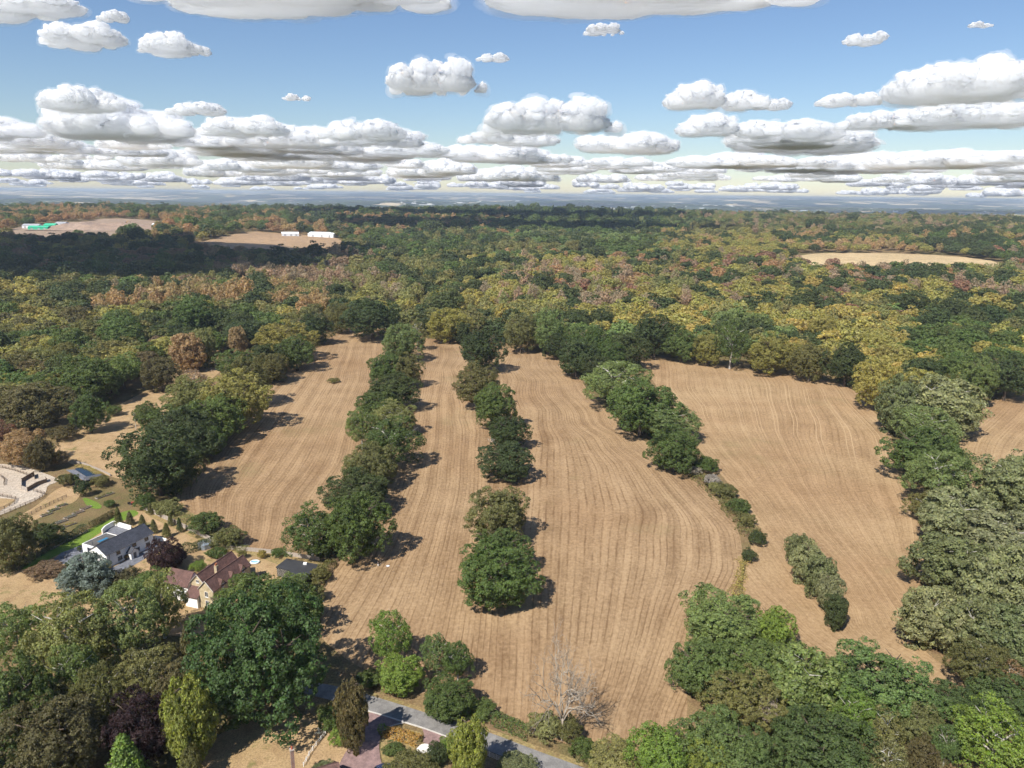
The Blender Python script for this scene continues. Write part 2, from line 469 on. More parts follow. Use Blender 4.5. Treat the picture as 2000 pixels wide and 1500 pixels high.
FIELD4 = [(1238, 690), (1320, 700), (1400, 712), (1560, 733), (1660, 752), (1700, 795), (1745, 850), (1750, 920), (1780, 965), (1815, 1010), (1810, 1100),
          (1775, 1200), (1790, 1260), (1850, 1305), (1915, 1370), (1880, 1410), (1720, 1350), (1600, 1290), (1500, 1240), (1448, 1170), (1455, 1110),
          (1470, 1060), (1470, 1010), (1420, 940), (1370, 885), (1330, 830), (1280, 750)]
sheet('field', FIELD4, STUB_B, .02, 3.0, [
    (0, [(1290, 760), (1370, 880), (1440, 960), (1500, 1040), (1560, 1130), (1680, 1260), (1830, 1350)]),
    (26, [(1360, 740), (1430, 870), (1510, 970), (1570, 1050), (1640, 1130), (1740, 1260), (1860, 1340)]),
    (55, [(1440, 740), (1480, 850), (1540, 950), (1600, 1040), (1680, 1130), (1750, 1240)]),
    (90, [(1540, 750), (1560, 850), (1600, 950), (1660, 1040), (1730, 1130)]),
    (125, [(1640, 780), (1700, 850), (1725, 930), (1760, 1010), (1780, 1100)])],
    'pale straw stubble field with light wheel lines on the right', 'field')
FIELD5 = [(1890, 800), (1960, 776), (2080, 768), (2200, 900), (2100, 1000), (1940, 990), (1890, 960), (1870, 880)]
sheet('field', FIELD5, STUB_B, .02, 4.0, [(0, [(1900, 950), (1930, 860), (1990, 800)]), (60, [(2050, 990), (2100, 900), (2140, 840)])],
      'corner of another stubble field at the right edge behind the willows', 'field')
DRY = ground_material('dry_lawn', [(.40, .275, .155), (.34, .24, .125), (.26, .17, .09)], .3, detail_scale=2.4, greens=(.15, .145, .05))
ROUGH = ground_material('rough_grass', [(.31, .23, .11), (.22, .18, .075), (.2, .13, .07)], .35, detail_scale=1.8, greens=(.11, .115, .035))
LAWN = ground_material('green_lawn', [(.135, .205, .03), (.115, .185, .028), (.15, .2, .045)], .3, detail_scale=3, bump=.15)
SAND = ground_material('pale_sand', [(.46, .395, .32), (.42, .355, .285), (.37, .30, .235)], .2, detail_scale=1.2, bump=.1)
# clearing at the edge of the wood, garden ground and verges
sheet('clearing', [(95, 870), (150, 832), (235, 790), (300, 755), (360, 720), (425, 710), (440, 722), (350, 785), (290, 850), (250, 900), (245, 940), (200, 925), (130, 905)],
      DRY, .005, 3.0, label='dry grass clearing between the wood and the left hedgerow', cat='clearing')
sheet('verge', [(380, 1000), (420, 1018), (480, 1060), (560, 1075), (620, 1092), (650, 1110), (600, 1200), (620, 1160), (560, 1110), (500, 1085), (430, 1078), (380, 1050), (280, 1005), (280, 985), (330, 975)],
      ROUGH, .01, 2.5, label='rough grass strip behind the garden fences', cat='verge')
sheet('garden_ground', [(-60, 1140), (60, 1106), (150, 1062), (225, 1010), (275, 992), (360, 1030), (430, 1062), (560, 1085), (620, 1098), (600, 1150), (560, 1240), (400, 1250), (150, 1220), (-60, 1260)],
      DRY, .004, 2.5, label='parched lawns around the two houses', cat='garden')
sheet('paddock', [(-60, 1045), (60, 1000), (120, 945), (165, 950), (150, 980), (130, 985), (60, 1020), (-40, 1070)],
      DRY, .006, 2.5, label='strip of straw-coloured grass between the rail fences', cat='paddock')
sheet('front_garden', [(415, 1440), (480, 1405), (560, 1395), (640, 1410), (690, 1450), (660, 1500), (640, 1580), (380, 1580), (390, 1500)],
      DRY, .006, 2.5, label='parched front lawn under the big oak beside the road', cat='garden')
# ------------------------------------------------------------------ trees: crowns and trunks
rng = np.random.default_rng(7)
def unit(v): return v / np.maximum(np.linalg.norm(v, axis=1, keepdims=True), 1e-9)

def leaf_mesh(name, P, N, S, elong=1.0, jit=.55, r=rng):
    """one small bent-corner quad per spray of leaves"""
    n = len(P)
    N = unit(N + jit * r.normal(size=(n, 3)))
    a = unit(np.cross(N, unit(r.normal(size=(n, 3))))); b = np.cross(N, a)
    S = S[:, None]
    k = r.uniform(.65, 1.25, (n, 4, 1))
    c = [P - a * S * k[:, 0] , P - b * S * elong * k[:, 1], P + a * S * k[:, 2], P + b * S * elong * k[:, 3]]
    c[1] = c[1] + N * S * r.uniform(-.35, .35, (n, 1)); c[3] = c[3] + N * S * r.uniform(-.35, .35, (n, 1))
    V = np.stack(c, 1).reshape(-1, 3); F = np.arange(4 * n).reshape(n, 4)
    return mesh_np(name, V, F, LEAF)

def crown(name, seed, lobes=30, subs=12, leaves=17, leaf=.05, lobe_r=(.27, .42), sub_r=(.09, .15), flat=1.0, low=-.55, gaps=0.0, core=500, elong=1.0, jit=.55, top=0.0, reach=(.5, .82)):
    """broadleaf crown in the unit ball: big limbs' masses -> clumps -> sprays"""
    r = np.random.default_rng(seed)
    d = unit(r.normal(size=(lobes * 4, 3))); d = d[d[:, 2] > low]
    # spread the masses evenly (farthest-first)
    pick = [0]
    for _ in range(min(lobes, len(d)) - 1):
        m = (d @ d[pick].T).max(1); m += r.uniform(0, .12, len(m)); pick.append(int(np.argmin(m)))
    d = d[pick]; L = len(d)
    wob = 1 + .16 * np.sin(3 * np.arctan2(d[:, 1], d[:, 0]) + seed) + r.uniform(-.12, .12, L)
    C = d * (r.uniform(*reach, L) * wob)[:, None]; C[:, 2] = C[:, 2] * flat + top * (1 - np.hypot(C[:, 0], C[:, 1]))
    R = r.uniform(*lobe_r, L)
    P, N, S = [], [], []
    for i in range(L):
        if gaps and r.random() < gaps: continue
        sd = unit(r.normal(size=(subs * 2, 3)) + .75 * d[i] + np.array([0, 0, .25]))[:subs]
        sc_ = C[i] + sd * R[i] * r.uniform(.75, 1.05, (subs, 1))
        sr = r.uniform(*sub_r, subs)
        for j in range(subs):
            ld = unit(r.normal(size=(leaves, 3)) + .8 * sd[j] + np.array([0, 0, .35]))
            P.append(sc_[j] + ld * sr[j] * r.uniform(.7, 1.08, (leaves, 1)) * np.array([1.12, 1.12, .9])); N.append(ld * .75 + .35 * sd[j]); S.append(leaf * r.uniform(.65, 1.35, leaves))
    if core:
        cd = unit(r.normal(size=(core, 3))); cp = cd * r.uniform(.25, .68, (core, 1)); cp[:, 2] *= flat
        P.append(cp); N.append(cd); S.append(leaf * 2.1 * r.uniform(.7, 1.3, core))
    P = np.concatenate(P); N = np.concatenate(N); S = np.concatenate(S)
    P[:, 2] = np.maximum(P[:, 2], -1.0)
    return leaf_mesh(name, P, N, S, elong, jit, r)

def conifer_crown(name, seed, levels=26, per=11, leaf=.04, droop=.35, power=.9, dense=14, ragged=.25, full=.12):
    """branches in whorls on a mast; unit height from -1 to 1, radius 1"""
    r = np.random.default_rng(seed); P, N, S = [], [], []
    for k in range(levels):
        t = k / (levels - 1); rad = (1 - t) ** power * (1 - full) + full * (1 - t)
        z0 = -1 + 2 * t
        for a in np.arange(per) * 2 * math.pi / per + r.uniform(0, 6):
            a = a + r.normal() * .18; ln = rad * r.uniform(1 - ragged, 1 + ragged * .4) + .03
            s = r.uniform(.15, 1, dense) ** .7
            x = np.cos(a) * ln * s + r.normal(size=dense) * .05; y = np.sin(a) * ln * s + r.normal(size=dense) * .05
            z = z0 + .06 - droop * s ** 1.5 * ln * .6 + r.normal(size=dense) * .025
            P.append(np.column_stack([x, y, z])); N.append(np.column_stack([np.cos(a) * np.ones(dense) * .5, np.sin(a) * np.ones(dense) * .5, np.full(dense, .7)]))
            S.append(leaf * r.uniform(.7, 1.4, dense))
    return leaf_mesh(name, np.concatenate(P), np.concatenate(N), np.concatenate(S), 1.0, .5, r)

def trunk_mesh(name, seed, limbs=7, mat=None, r0=.055, lean=.04, up=.62, fork=.28, sub=2):
    """tapered trunk with limbs; unit: height 1, crown radius 1"""
    r = np.random.default_rng(seed); m = MB()
    top = Vector((r.normal() * lean, r.normal() * lean, up))
    pts = [Vector((0, 0, -.02)), Vector((r.normal() * .01, r.normal() * .01, .12)), Vector((top.x * .5, top.y * .5, .33)), top]
    m.tube(pts, [r0 * 1.5, r0, r0 * .8, r0 * .3], 8)
    for i in range(limbs):
        a = 2 * math.pi * i / limbs + r.normal() * .3; z = fork + (up - fork) * r.uniform(0, .9)
        s = Vector((top.x * z, top.y * z, z)); ln = r.uniform(.45, .75)
        e = Vector((math.cos(a) * ln, math.sin(a) * ln, min(.93, z + r.uniform(.12, .34))))
        mid = s.lerp(e, .5) + Vector((0, 0, .05)); m.tube([s, mid, e], [r0 * .5, r0 * .32, r0 * .1], 5)
        for _ in range(sub):
            b = mid.lerp(e, r.uniform(0, .6)); q = b + Vector((r.normal() * .2, r.normal() * .2, r.uniform(.05, .18))); m.tube([b, q], [r0 * .2, r0 * .05], 4)
    return m.mesh(name, mat or BARK, True)

def bare_branches(name, seed, mat, depth=5, spread=.55, r0=.028, up=.34, n0=6, taper=.58):
    """leafless branching skeleton; unit height 1, radius 1"""
    r = np.random.default_rng(seed); m = MB()
    def grow(p, d, ln, rad, k):
        segs = 3; pts = [p]; q = p.copy(); dd = d.copy()
        for _ in range(segs):
            dd = (dd + Vector(r.normal(size=3)) * .17).normalized(); q = q + dd * ln / segs; pts.append(q.copy())
        m.tube(pts, [rad * (1 - .38 * i / segs) for i in range(segs + 1)], 5 if k < 2 else 3)
        if k >= depth: return
        for _ in range(3 if k < 3 else 2):
            nd = (dd + Vector(r.normal(size=3)) * spread + Vector((0, 0, .12))).normalized()
            b = pts[-1] if r.random() < .6 else pts[-2]
            grow(b, nd, ln * r.uniform(.6, .82), rad * taper, k + 1)
    m.tube([(0, 0, -.02), (.01, .01, .12), (0, .02, .26)], [r0 * 1.7, r0 * 1.2, r0], 7)
    for i in range(n0):
        a = 2 * math.pi * i / n0 + r.normal() * .3
        grow(Vector((0, .02, .2 + .05 * (i % 3))), Vector((math.cos(a) * .55, math.sin(a) * .55, .9)).normalized(), up * r.uniform(.75, 1.1), r0 * .62, 1)
    return m.mesh(name, mat, True)

CROWN = {
    'oak': [crown('crown', 11 + i, 40, 26, 34, .019, (.24, .4), (.05, .1), low=-.8, core=1200, jit=.48) for i in range(3)],
    'round': [crown('crown', 31 + i, 56, 22, 30, .0175, (.19, .28), (.045, .085), reach=(.64, .86), low=-.9, core=1200, jit=.48) for i in range(2)],
    'ash': [crown('crown', 51 + i, 38, 22, 30, .0185, (.2, .34), (.05, .1), low=-.75, gaps=.08, core=500, top=.1, jit=.6) for i in range(2)],
    'willow': [crown('crown', 71 + i, 48, 12, 38, .021, (.2, .3), (.09, .16), elong=2.1, jit=.4, low=-.9, reach=(.58, .86), core=700) for i in range(2)],
    'thin': [crown('crown', 91 + i, 28, 11, 22, .026, (.2, .32), (.08, .14), low=-.6, gaps=.12, core=200) for i in range(2)],
    'conifer': [conifer_crown('crown', 111 + i, 30, 14, .034, dense=30, power=.62, full=.25, ragged=.3) for i in range(2)],
    'cedar': [conifer_crown('crown', 121, 26, 13, .036, droop=.7, power=.5, dense=34, ragged=.4)],
    'column': [crown('crown', 131 + i, 50, 12, 32, .03, (.22, .32), (.09, .15), low=-.95, reach=(.55, .82), core=600) for i in range(2)],
    'topiary': [conifer_crown('crown', 141, 18, 14, .06, droop=.1, power=.5, dense=14, ragged=.1, full=.3)],
    'shrub': [crown('crown', 151 + i, 24, 12, 40, .03, (.26, .4), (.09, .16), low=-.25, flat=.95, core=200) for i in range(3)],
    'wood': [crown('crown', 171 + i, 34, 14, 20, .032, (.24, .38), (.08, .14), low=-.5, core=500, jit=.4) for i in range(4)],
    'woodbirch': [crown('crown', 191 + i, 24, 9, 13, .042, (.18, .3), (.08, .14), low=-.6, gaps=.1, core=80) for i in range(2)],
}
TRUNK = {
    'oak': [trunk_mesh('trunk', 5 + i) for i in range(3)],
    'pale': [trunk_mesh('trunk', 15, 8, PALE_BARK, .045)],
    'straight': [trunk_mesh('trunk', 21, 3, None, .04, .01, .9, .4, 0)],
    'birch': [trunk_mesh('trunk', 25, 6, BIRCH_BARK, .03, .03, .85, .3)],
    'wood': [trunk_mesh('trunk', 28, 4, None, .045, .03, .6, .3, 0)],
}
TRUNK_OF = {'oak': 'oak', 'round': 'oak', 'ash': 'pale', 'willow': 'pale', 'thin': 'birch', 'conifer': 'straight', 'cedar': 'straight', 'column': 'straight', 'topiary': 'straight', 'wood': 'wood', 'woodbirch': 'birch', 'shrub': 'wood'}
NAME_OF = {'oak': 'oak_tree', 'round': 'broadleaf_tree', 'ash': 'ash_tree', 'willow': 'willow_tree', 'thin': 'birch_tree', 'conifer': 'conifer_tree', 'cedar': 'cedar_tree', 'column': 'columnar_tree', 'topiary': 'clipped_tree', 'shrub': 'shrub', 'wood': 'woodland_tree', 'woodbirch': 'woodland_birch'}
CAT_OF = {k: 'tree' for k in NAME_OF}; CAT_OF['shrub'] = 'shrub'
TINT = {
    'dark': (0.05, 0.068, 0.024), 'green': (0.072, 0.104, 0.027), 'bright': (0.135, 0.2, 0.036), 'lime': (0.175, 0.2, 0.04), 'olive': (0.118, 0.116, 0.038),
    'khaki': (0.165, 0.165, 0.058), 'yellow': (0.208, 0.192, 0.05), 'gold': (0.255, 0.215, 0.055), 'tan': (.26, .185, .085), 'orange': (0.235, 0.15, 0.068), 'red': (0.175, 0.1, 0.06),
    'brown': (0.165, 0.118, 0.07), 'pink': (0.235, 0.175, 0.112), 'silver': (0.172, 0.185, 0.088), 'sage': (0.13, 0.148, 0.062), 'blue': (.15, .175, .16), 'purple': (.036, .019, .02),
    'pine': (0.03, 0.05, 0.03), 'ash': (0.115, 0.155, 0.048), 'grey': (.26, .23, .19), 'brownolive': (0.1, 0.088, 0.038),
}
_n = [0]
def plant(kind, loc, R, V, gap, tint, label, group=None, rz=None, trunk=None, name=None, lean=None):
    """one tree or shrub: Empty at the foot, crown and trunk below it"""
    r = _n[0]; _n[0] += 1
    k = random.Random(r * 7 + 3)
    o = empty(name or NAME_OF[kind], loc, k.uniform(0, 6.28) if rz is None else rz)
    tag(o, label, CAT_OF[kind], group)
    me = CROWN[kind][r % len(CROWN[kind])]
    c = link('crown', me, o)
    c.location = (0, 0, V + gap); c.scale = (R, R, V)
    t = TINT[tint] if isinstance(tint, str) else tint
    j = k.uniform(.88, 1.12)
    c['tint'] = [t[0] * j * k.uniform(.94, 1.06), t[1] * j, t[2] * j * k.uniform(.92, 1.08)]
    if kind != 'shrub':
        tk = TRUNK[trunk or TRUNK_OF[kind]]
        tm = link('trunk', tk[r % len(tk)], o); tm.scale = (R, R, 2 * V + gap)
    return o

def fit(box, kind, squash=None):
    """crown size and foot from the crown's outline in the photograph: its centre lies at its own height on the line of sight"""
    x0, y0, x1, y1 = box; xc = (x0 + x1) / 2; yc = (y0 + y1) / 2
    gapk = {'oak': .06, 'round': .04, 'ash': .08, 'willow': .03, 'thin': .25, 'conifer': .04, 'cedar': .06, 'column': .03, 'topiary': .35, 'shrub': -.15}.get(kind, .2)
    d = ray(xc, yc); t = (5 - CAM_H) / d[2]
    for _ in range(8):
        s = FPX / t
        R = (x1 - x0) / 2 / s
        phi = math.atan2(-d[2], math.hypot(d[0], d[1]))
        q = ((y1 - y0) / 2 / s) ** 2 - (R * math.sin(phi)) ** 2
        V = math.sqrt(max(q, 0)) / math.cos(phi)
        lo, hi = {'conifer': (.9, 4), 'cedar': (.9, 3), 'column': (.9, 4), 'topiary': (.9, 2), 'shrub': (.45, 1.3)}.get(kind, (.68, 1.35))
        V = min(max(V, lo * R), hi * R)
        d = ray(xc, y0 + s * math.hypot(R * math.sin(phi), V * math.cos(phi)))
        hc = V + gapk * V + float(gz(d[0] * t, d[1] * t))
        t = (hc - CAM_H) / d[2]
    x, y = d[0] * t, d[1] * t
    return Vector((x, y, float(gz(x, y)))), R, V, gapk * V
def hero(box, kind, tint, label, group=None, trunk=None, name=None):
    loc, R, V, gap = fit(box, kind)
    k = 1.1 if group in (G1, G3, GB) else 1.02
    if group == GC: tint = {'green': (.088, .128, .036), 'dark': (.066, .098, .03), 'olive': (.13, .132, .045)}.get(tint, tint)
    return plant(kind, loc, R * k, V * 1.0, gap, tint, label, group, trunk=trunk, name=name)
# ------------------------------------------------------------------ the trees one can tell apart: crown outline in the photo, kind, leaf colour, label
G1, G2, G3 = 'trees of the left hedgerow', 'trees of the middle row', 'trees of the right hedgerow'
GW, GC, GL, GB = 'willows along the right edge', 'trees of the foreground clump on the right', 'trees in the foreground gardens', 'trees along the wood edge by the clearing'
HERO = [
 # left hedgerow, from the near end
 ((556, 992, 660, 1092), 'ash', 'green', 'nearest oak of the left hedgerow, beside the black flat-roofed shed', G1),
 ((640, 960, 754, 1092), 'oak', 'green', 'big spreading oak second from the near end of the left hedgerow', G1),
 ((640, 918, 756, 1005), 'oak', 'dark', 'dark oak third from the near end of the left hedgerow', G1),
 ((676, 866, 770, 958), 'round', 'olive', 'round olive-coloured tree halfway along the left hedgerow', G1),
 ((712, 820, 820, 915), 'ash', 'green', 'open-crowned tree with pale branches on the shaded side of the left hedgerow', G1),
 ((677, 798, 735, 880), 'ash', 'ash', 'light green ash leaning over the sunny side of the left hedgerow', G1),
 ((726, 785, 814, 850), 'ash', 'khaki', 'grey-olive thin-leaved tree in the upper half of the left hedgerow', G1),
 ((700, 764, 776, 820), 'oak', 'green', 'small green tree above the grey-olive one in the left hedgerow', G1),
 ((719, 730, 812, 802), 'oak', 'dark', 'dark green oak in the far half of the left hedgerow', G1),
 ((722, 690, 788, 757), 'oak', 'green', 'mid green tree on the field side of the far left hedgerow', G1),
 ((768, 692, 822, 757), 'round', 'olive', 'yellowing tree on the shaded side of the far left hedgerow', G1),
 ((750, 632, 822, 706), 'round', 'ash', 'light green tree at the far end of the left hedgerow', G1),
 ((796, 628, 834, 692), 'thin', 'khaki', 'tan thin tree beside the far end of the left hedgerow', G1),
 # middle row, from the far end
 ((897, 642, 982, 726), 'oak', 'dark', 'farthest dark oak of the middle row, at the wood edge', G2),
 ((890, 713, 978, 796), 'oak', 'olive', 'olive-brown oak second from the far end of the middle row', G2),
 ((924, 750, 1006, 838), 'oak', 'green', 'bright dark green oak third from the far end of the middle row', G2),
 ((954, 812, 1031, 878), 'oak', 'dark', 'smaller dark oak with one dead branch in the middle row', G2),
 ((936, 862, 1042, 934), 'round', 'dark', 'broad low dark oak just above the gap in the middle row', G2),
 ((917, 952, 1033, 1060), 'oak', 'olive', 'olive-brown oak just below the gap in the middle row', G2),
 ((925, 1030, 1032, 1125), 'oak', 'green', 'green oak squeezed between its two big neighbours at the near end of the middle row', G2),
 ((890, 1060, 1046, 1188), 'round', 'green', 'biggest oak of the middle row, at its near end in the open field', G2),
 # right hedgerow
 ((1090, 662, 1160, 735), 'oak', 'dark', 'dark tree at the far end of the right hedgerow', G3),
 ((1120, 640, 1192, 722), 'oak', 'green', 'taller green tree behind the far end of the right hedgerow', G3),
 ((1140, 695, 1196, 752), 'round', 'dark', 'dark round tree overhanging the field at the upper right hedgerow', G3),
 ((1185, 650, 1262, 720), 'oak', 'dark', 'dark broad tree at the corner of the pale field', G3),
 ((1145, 705, 1264, 796), 'ash', 'ash', 'grey-green oak with bare white branches in the right hedgerow', G3),
 ((1190, 744, 1316, 850), 'oak', 'green', 'biggest oak of the right hedgerow, in its middle', G3),
 ((1256, 788, 1360, 860), 'ash', 'ash', 'ragged open oak with gaps in its crown in the right hedgerow', G3),
 ((1274, 834, 1364, 922), 'round', 'green', 'nearest full oak of the right hedgerow, above the low bushes', G3),
 ((1098, 640, 1150, 700), 'oak', 'green', 'green tree joining the right hedgerow to the wood', G3),
 ((1158, 668, 1218, 732), 'oak', 'green', 'green tree between the dark broad one and the round overhanging one', G3),
 # silver willows on the right
 ((1720, 742, 1800, 850), 'willow', 'sage', 'grey-green willow at the upper corner of the pale field', GW),
 ((1760, 736, 1906, 850), 'willow', 'silver', 'broad silver willow crowning the upper end of the right belt', GW),
 ((1748, 796, 1866, 878), 'ash', 'ash', 'light green tree in front of the upper silver willow', GW),
 ((1738, 834, 1880, 940), 'oak', 'green', 'dark green oak with bare branches bulging into the pale field', GW),
 ((1775, 880, 1900, 988), 'ash', 'ash', 'thin oak with a white trunk below the dark green one on the right', GW),
 ((1770, 962, 1846, 1014), 'ash', 'olive', 'low straggly tree just above the silver willow mass', GW),
 ((1797, 956, 1932, 1070), 'willow', 'silver', 'pale silver willow topping the lower mass on the right', GW),
 ((1918, 886, 2050, 1016), 'willow', 'sage', 'willow at the right edge with pale trunk in front of the corner field', GW),
 ((1880, 1000, 2030, 1110), 'willow', 'silver', 'silver willow at the right edge in the middle of the mass', GW),
 ((1790, 1045, 1925, 1165), 'willow', 'sage', 'grey-green willow bulging towards the pale field', GW),
 ((1890, 1080, 2040, 1230), 'willow', 'silver', 'largest silver willow at the right edge', GW),
 ((1756, 1148, 1880, 1262), 'willow', 'silver', 'silver willow nearest the pale field above its lower corner', GW),
 ((1850, 1170, 1960, 1290), 'willow', 'sage', 'willow behind the lower corner of the pale field', GW),
 ((1920, 1180, 2050, 1320), 'willow', 'sage', 'shaded willow at the right edge above the orange shrub', GW),
 ((1858, 1250, 1960, 1360), 'ash', 'olive', 'olive tree at the lower tip of the willow belt', GW),
 ((1930, 1290, 2010, 1345), 'thin', 'orange', 'small orange-leaved tree at the right edge', GW),
 ((1900, 1318, 2030, 1412), 'oak', 'dark', 'dark green tree at the right edge below the orange one', GC),
 # foreground clump on the right
 ((1330, 1152, 1484, 1268), 'oak', 'ash', 'broad light green oak topping the foreground clump', GC),
 ((1472, 1183, 1550, 1272), 'oak', 'bright', 'bright yellow-green tree beside the top oak of the foreground clump', GC),
 ((1308, 1252, 1428, 1364), 'oak', 'green', 'green oak overhanging the big field at the left of the clump', GC),
 ((1395, 1248, 1540, 1340), 'oak', 'green', 'green tree in the heart of the foreground clump', GC),
 ((1384, 1305, 1534, 1420), 'round', 'olive', 'olive-brown tree in the middle of the foreground clump', GC),
 ((1494, 1266, 1634, 1398), 'willow', 'ash', 'bluish green tree on the pale-field side of the clump', GC),
 ((1620, 1264, 1816, 1402), 'round', 'green', 'large dark green dome standing right of the clump', GC),
 ((1816, 1330, 1898, 1404), 'oak', 'dark', 'small dark tree between the green dome and the willows', GC),
 ((1632, 1352, 1712, 1455), 'ash', 'bright', 'bright fresh green tree below the green dome', GC),
 ((1696, 1388, 1764, 1470), 'thin', 'khaki', 'pale yellowish birch in front of the green dome', GC),
 ((1755, 1370, 1830, 1475), 'oak', 'olive', 'olive tree right of the pale birch', GC),
 ((1515, 1392, 1700, 1530), 'oak', 'dark', 'wide dark green tree at the bottom edge of the clump', GC),
 ((1325, 1392, 1485, 1520), 'oak', 'green', 'dark green tree at the bottom of the clump, left part', GC),
 ((1234, 1416, 1348, 1530), 'oak', 'bright', 'bright green tree at the bottom edge nearest the road', GC),
 ((1335, 1440, 1420, 1530), 'round', 'lime', 'yellow-green tree at the bottom edge beside the bright green one', GC),
 ((1690, 1448, 1775, 1540), 'thin', 'khaki', 'pale straw-coloured tree at the bottom edge', GC),
 ((1765, 1440, 1835, 1530), 'oak', 'brownolive', 'brownish olive tree at the bottom edge', GC),
 ((1818, 1418, 1880, 1520), 'ash', 'green', 'slim green tree at the bottom edge near the corner', GC),
 ((1860, 1376, 2030, 1530), 'ash', 'bright', 'big bright green tree in the lower right corner', GC),
 ((1478, 1366, 1528, 1440), 'thin', 'grey', 'grey half-dead tree inside the foreground clump', GC),
 ((1440, 1430, 1530, 1540), 'oak', 'dark', 'dark tree at the bottom edge left of the wide one', GC),
 # foreground left
 ((382, 1155, 630, 1420), 'round', (.05, .086, .024), 'huge dark green oak beside the road in front of the brick-roofed house', GL),
 ((408, 1117, 600, 1260), 'oak', 'green', 'green oak right in front of the brick-roofed house', GL),
 ((545, 1118, 602, 1205), 'ash', 'ash', 'thin grey-green tree in front of the black shed', GL),
 ((66, 1160, 226, 1335), 'ash', (.155, .175, .058), 'tall yellow-green ash in the lower left garden', GL),
 ((190, 1140, 312, 1345), 'ash', (.14, .17, .058), 'open light green ash in front of the white house', GL),
 ((268, 1125, 362, 1290), 'ash', (.17, .18, .055), 'yellowing ash with gaps left of the huge dark oak', GL),
 ((-30, 1178, 95, 1305), 'ash', 'ash', 'green tree at the left edge below the parched lawn', GL),
 ((-40, 1290, 105, 1500), 'oak', 'green', 'green tree at the left edge near the bottom corner', GL),
 ((10, 1362, 200, 1540), 'round', 'brownolive', 'brown-olive tree in the lower left corner', GL),
 ((212, 1352, 330, 1490), 'round', 'purple', 'dark purple copper beech in the lower left garden', GL),
 ((322, 1326, 418, 1490), 'column', 'lime', 'bright lime-green feathery conifer beside the parched front lawn', GL),
 ((338, 1228, 402, 1350), 'conifer', 'brownolive', 'dark brownish conifer between ash and huge oak', GL),
 ((192, 1436, 300, 1560), 'conifer', 'bright', 'light green conifer tip at the bottom edge', GL),
 ((356, 1458, 394, 1530), 'column', 'olive', 'small yellowish cypress at the bottom edge', GL),
 ((150, 1300, 250, 1430), 'ash', 'olive', 'shaded olive tree behind the copper beech', GL),
 ((95, 1260, 200, 1400), 'ash', 'ash', 'light green tree between the tall ash and the brown-olive one', GL),
 ((225, 1265, 345, 1400), 'ash', 'khaki', 'yellowish tree behind the copper beech, left of the huge oak', GL),
 ((300, 1290, 400, 1420), 'oak', 'brownolive', 'dark tree in the shade left of the huge oak', GL),
 ((60, 1330, 160, 1440), 'oak', 'olive', 'olive tree above the brown-olive one in the corner', GL),
 ((-40, 1440, 60, 1560), 'oak', 'green', 'green tree filling the very corner at the lower left', GL),
 # around the two houses
 ((122, 1084, 212, 1168), 'willow', 'blue', 'blue-grey cedar at the gable of the white house', None, 'straight', 'cedar_tree'),
 ((289, 1052, 356, 1120), 'round', 'purple', 'purple-leaved tree between the white house and the brick-roofed house', None),
 ((204, 1108, 272, 1160), 'oak', 'brownolive', 'dark brownish small tree below the white house', None),
 ((262, 1112, 332, 1165), 'oak', 'green', 'small green tree below the purple-leaved one', None),
 ((-30, 1006, 66, 1112), 'oak', 'olive', 'olive tree at the left edge beside the lawn hedge', None),
 ((60, 1020, 118, 1066), 'oak', 'dark', 'dark low tree at the corner of the vegetable garden', None),
 # by the road
 ((722, 1198, 802, 1320), 'ash', 'bright', 'tall bright green roadside tree, topmost of its group', 'roadside trees'),
 ((736, 1280, 826, 1356), 'oak', 'bright', 'bright green lower tree of the roadside group', 'roadside trees'),
 ((822, 1242, 884, 1345), 'ash', 'ash', 'grey-green roadside tree with a pale forked trunk', 'roadside trees'),
 ((864, 1254, 924, 1340), 'ash', 'green', 'slim dark green tree at the right of the roadside group', 'roadside trees'),
 ((822, 1322, 926, 1384), 'oak', 'green', 'low green tree at the foot of the roadside group', 'roadside trees'),
 ((658, 1332, 718, 1462), 'column', (.115, .1, .042), 'drooping brownish conifer beside the block-paved drive', None, None, 'conifer_tree'),
 ((880, 1408, 952, 1530), 'column', 'lime', 'golden-green cypress standing between drive and road', None, None, 'cypress_tree'),
 # wood edge and clearing on the left
 ((500, 630, 607, 702), 'round', 'yellow', 'yellow spreading tree at the left rim of the brown field', GB),
 ((578, 612, 642, 672), 'oak', 'dark', 'dark tree behind the yellow spreading one at the field rim', GB),
 ((426, 684, 504, 738), 'oak', 'green', 'green tree behind the yellow-olive one on the field rim', GB),
 ((488, 672, 550, 736), 'oak', 'dark', 'dark tree between the two yellow ones on the field rim', GB),
 ((400, 728, 516, 838), 'round', 'yellow', 'big yellow-olive tree bulging over the brown field', GB),
 ((348, 768, 416, 820), 'oak', 'olive', 'mixed green and yellow tree left of the yellow-olive one', GB),
 ((350, 724, 410, 772), 'thin', 'pink', 'half-bare pinkish birch above the clearing', GB),
 ((280, 698, 347, 764), 'round', 'brownolive', 'dark olive round tree at the top of the clearing', GB),
 ((294, 655, 325, 706), 'column', 'brown', 'brown columnar tree behind the dark olive round one', GB),
 ((338, 648, 392, 726), 'column', 'tan', 'tan tree with a tall crown behind the clearing', GB),
 ((374, 640, 420, 718), 'column', 'khaki', 'yellowish tall tree right of the tan one', GB),
 ((449, 636, 478, 694), 'column', 'tan', 'slim tan columnar birch at the wood edge', GB),
 ((208, 692, 266, 746), 'round', 'khaki', 'pale olive tree above the left end of the clearing', GB),
 ((120, 694, 232, 786), 'oak', 'green', 'large dark green tree left of the clearing', GB),
 ((82, 727, 148, 788), 'round', 'yellow', 'yellow tree among dark ones left of the clearing', GB),
 ((-5, 748, 120, 842), 'oak', 'brownolive', 'large dark olive tree at the left wood edge', GB),
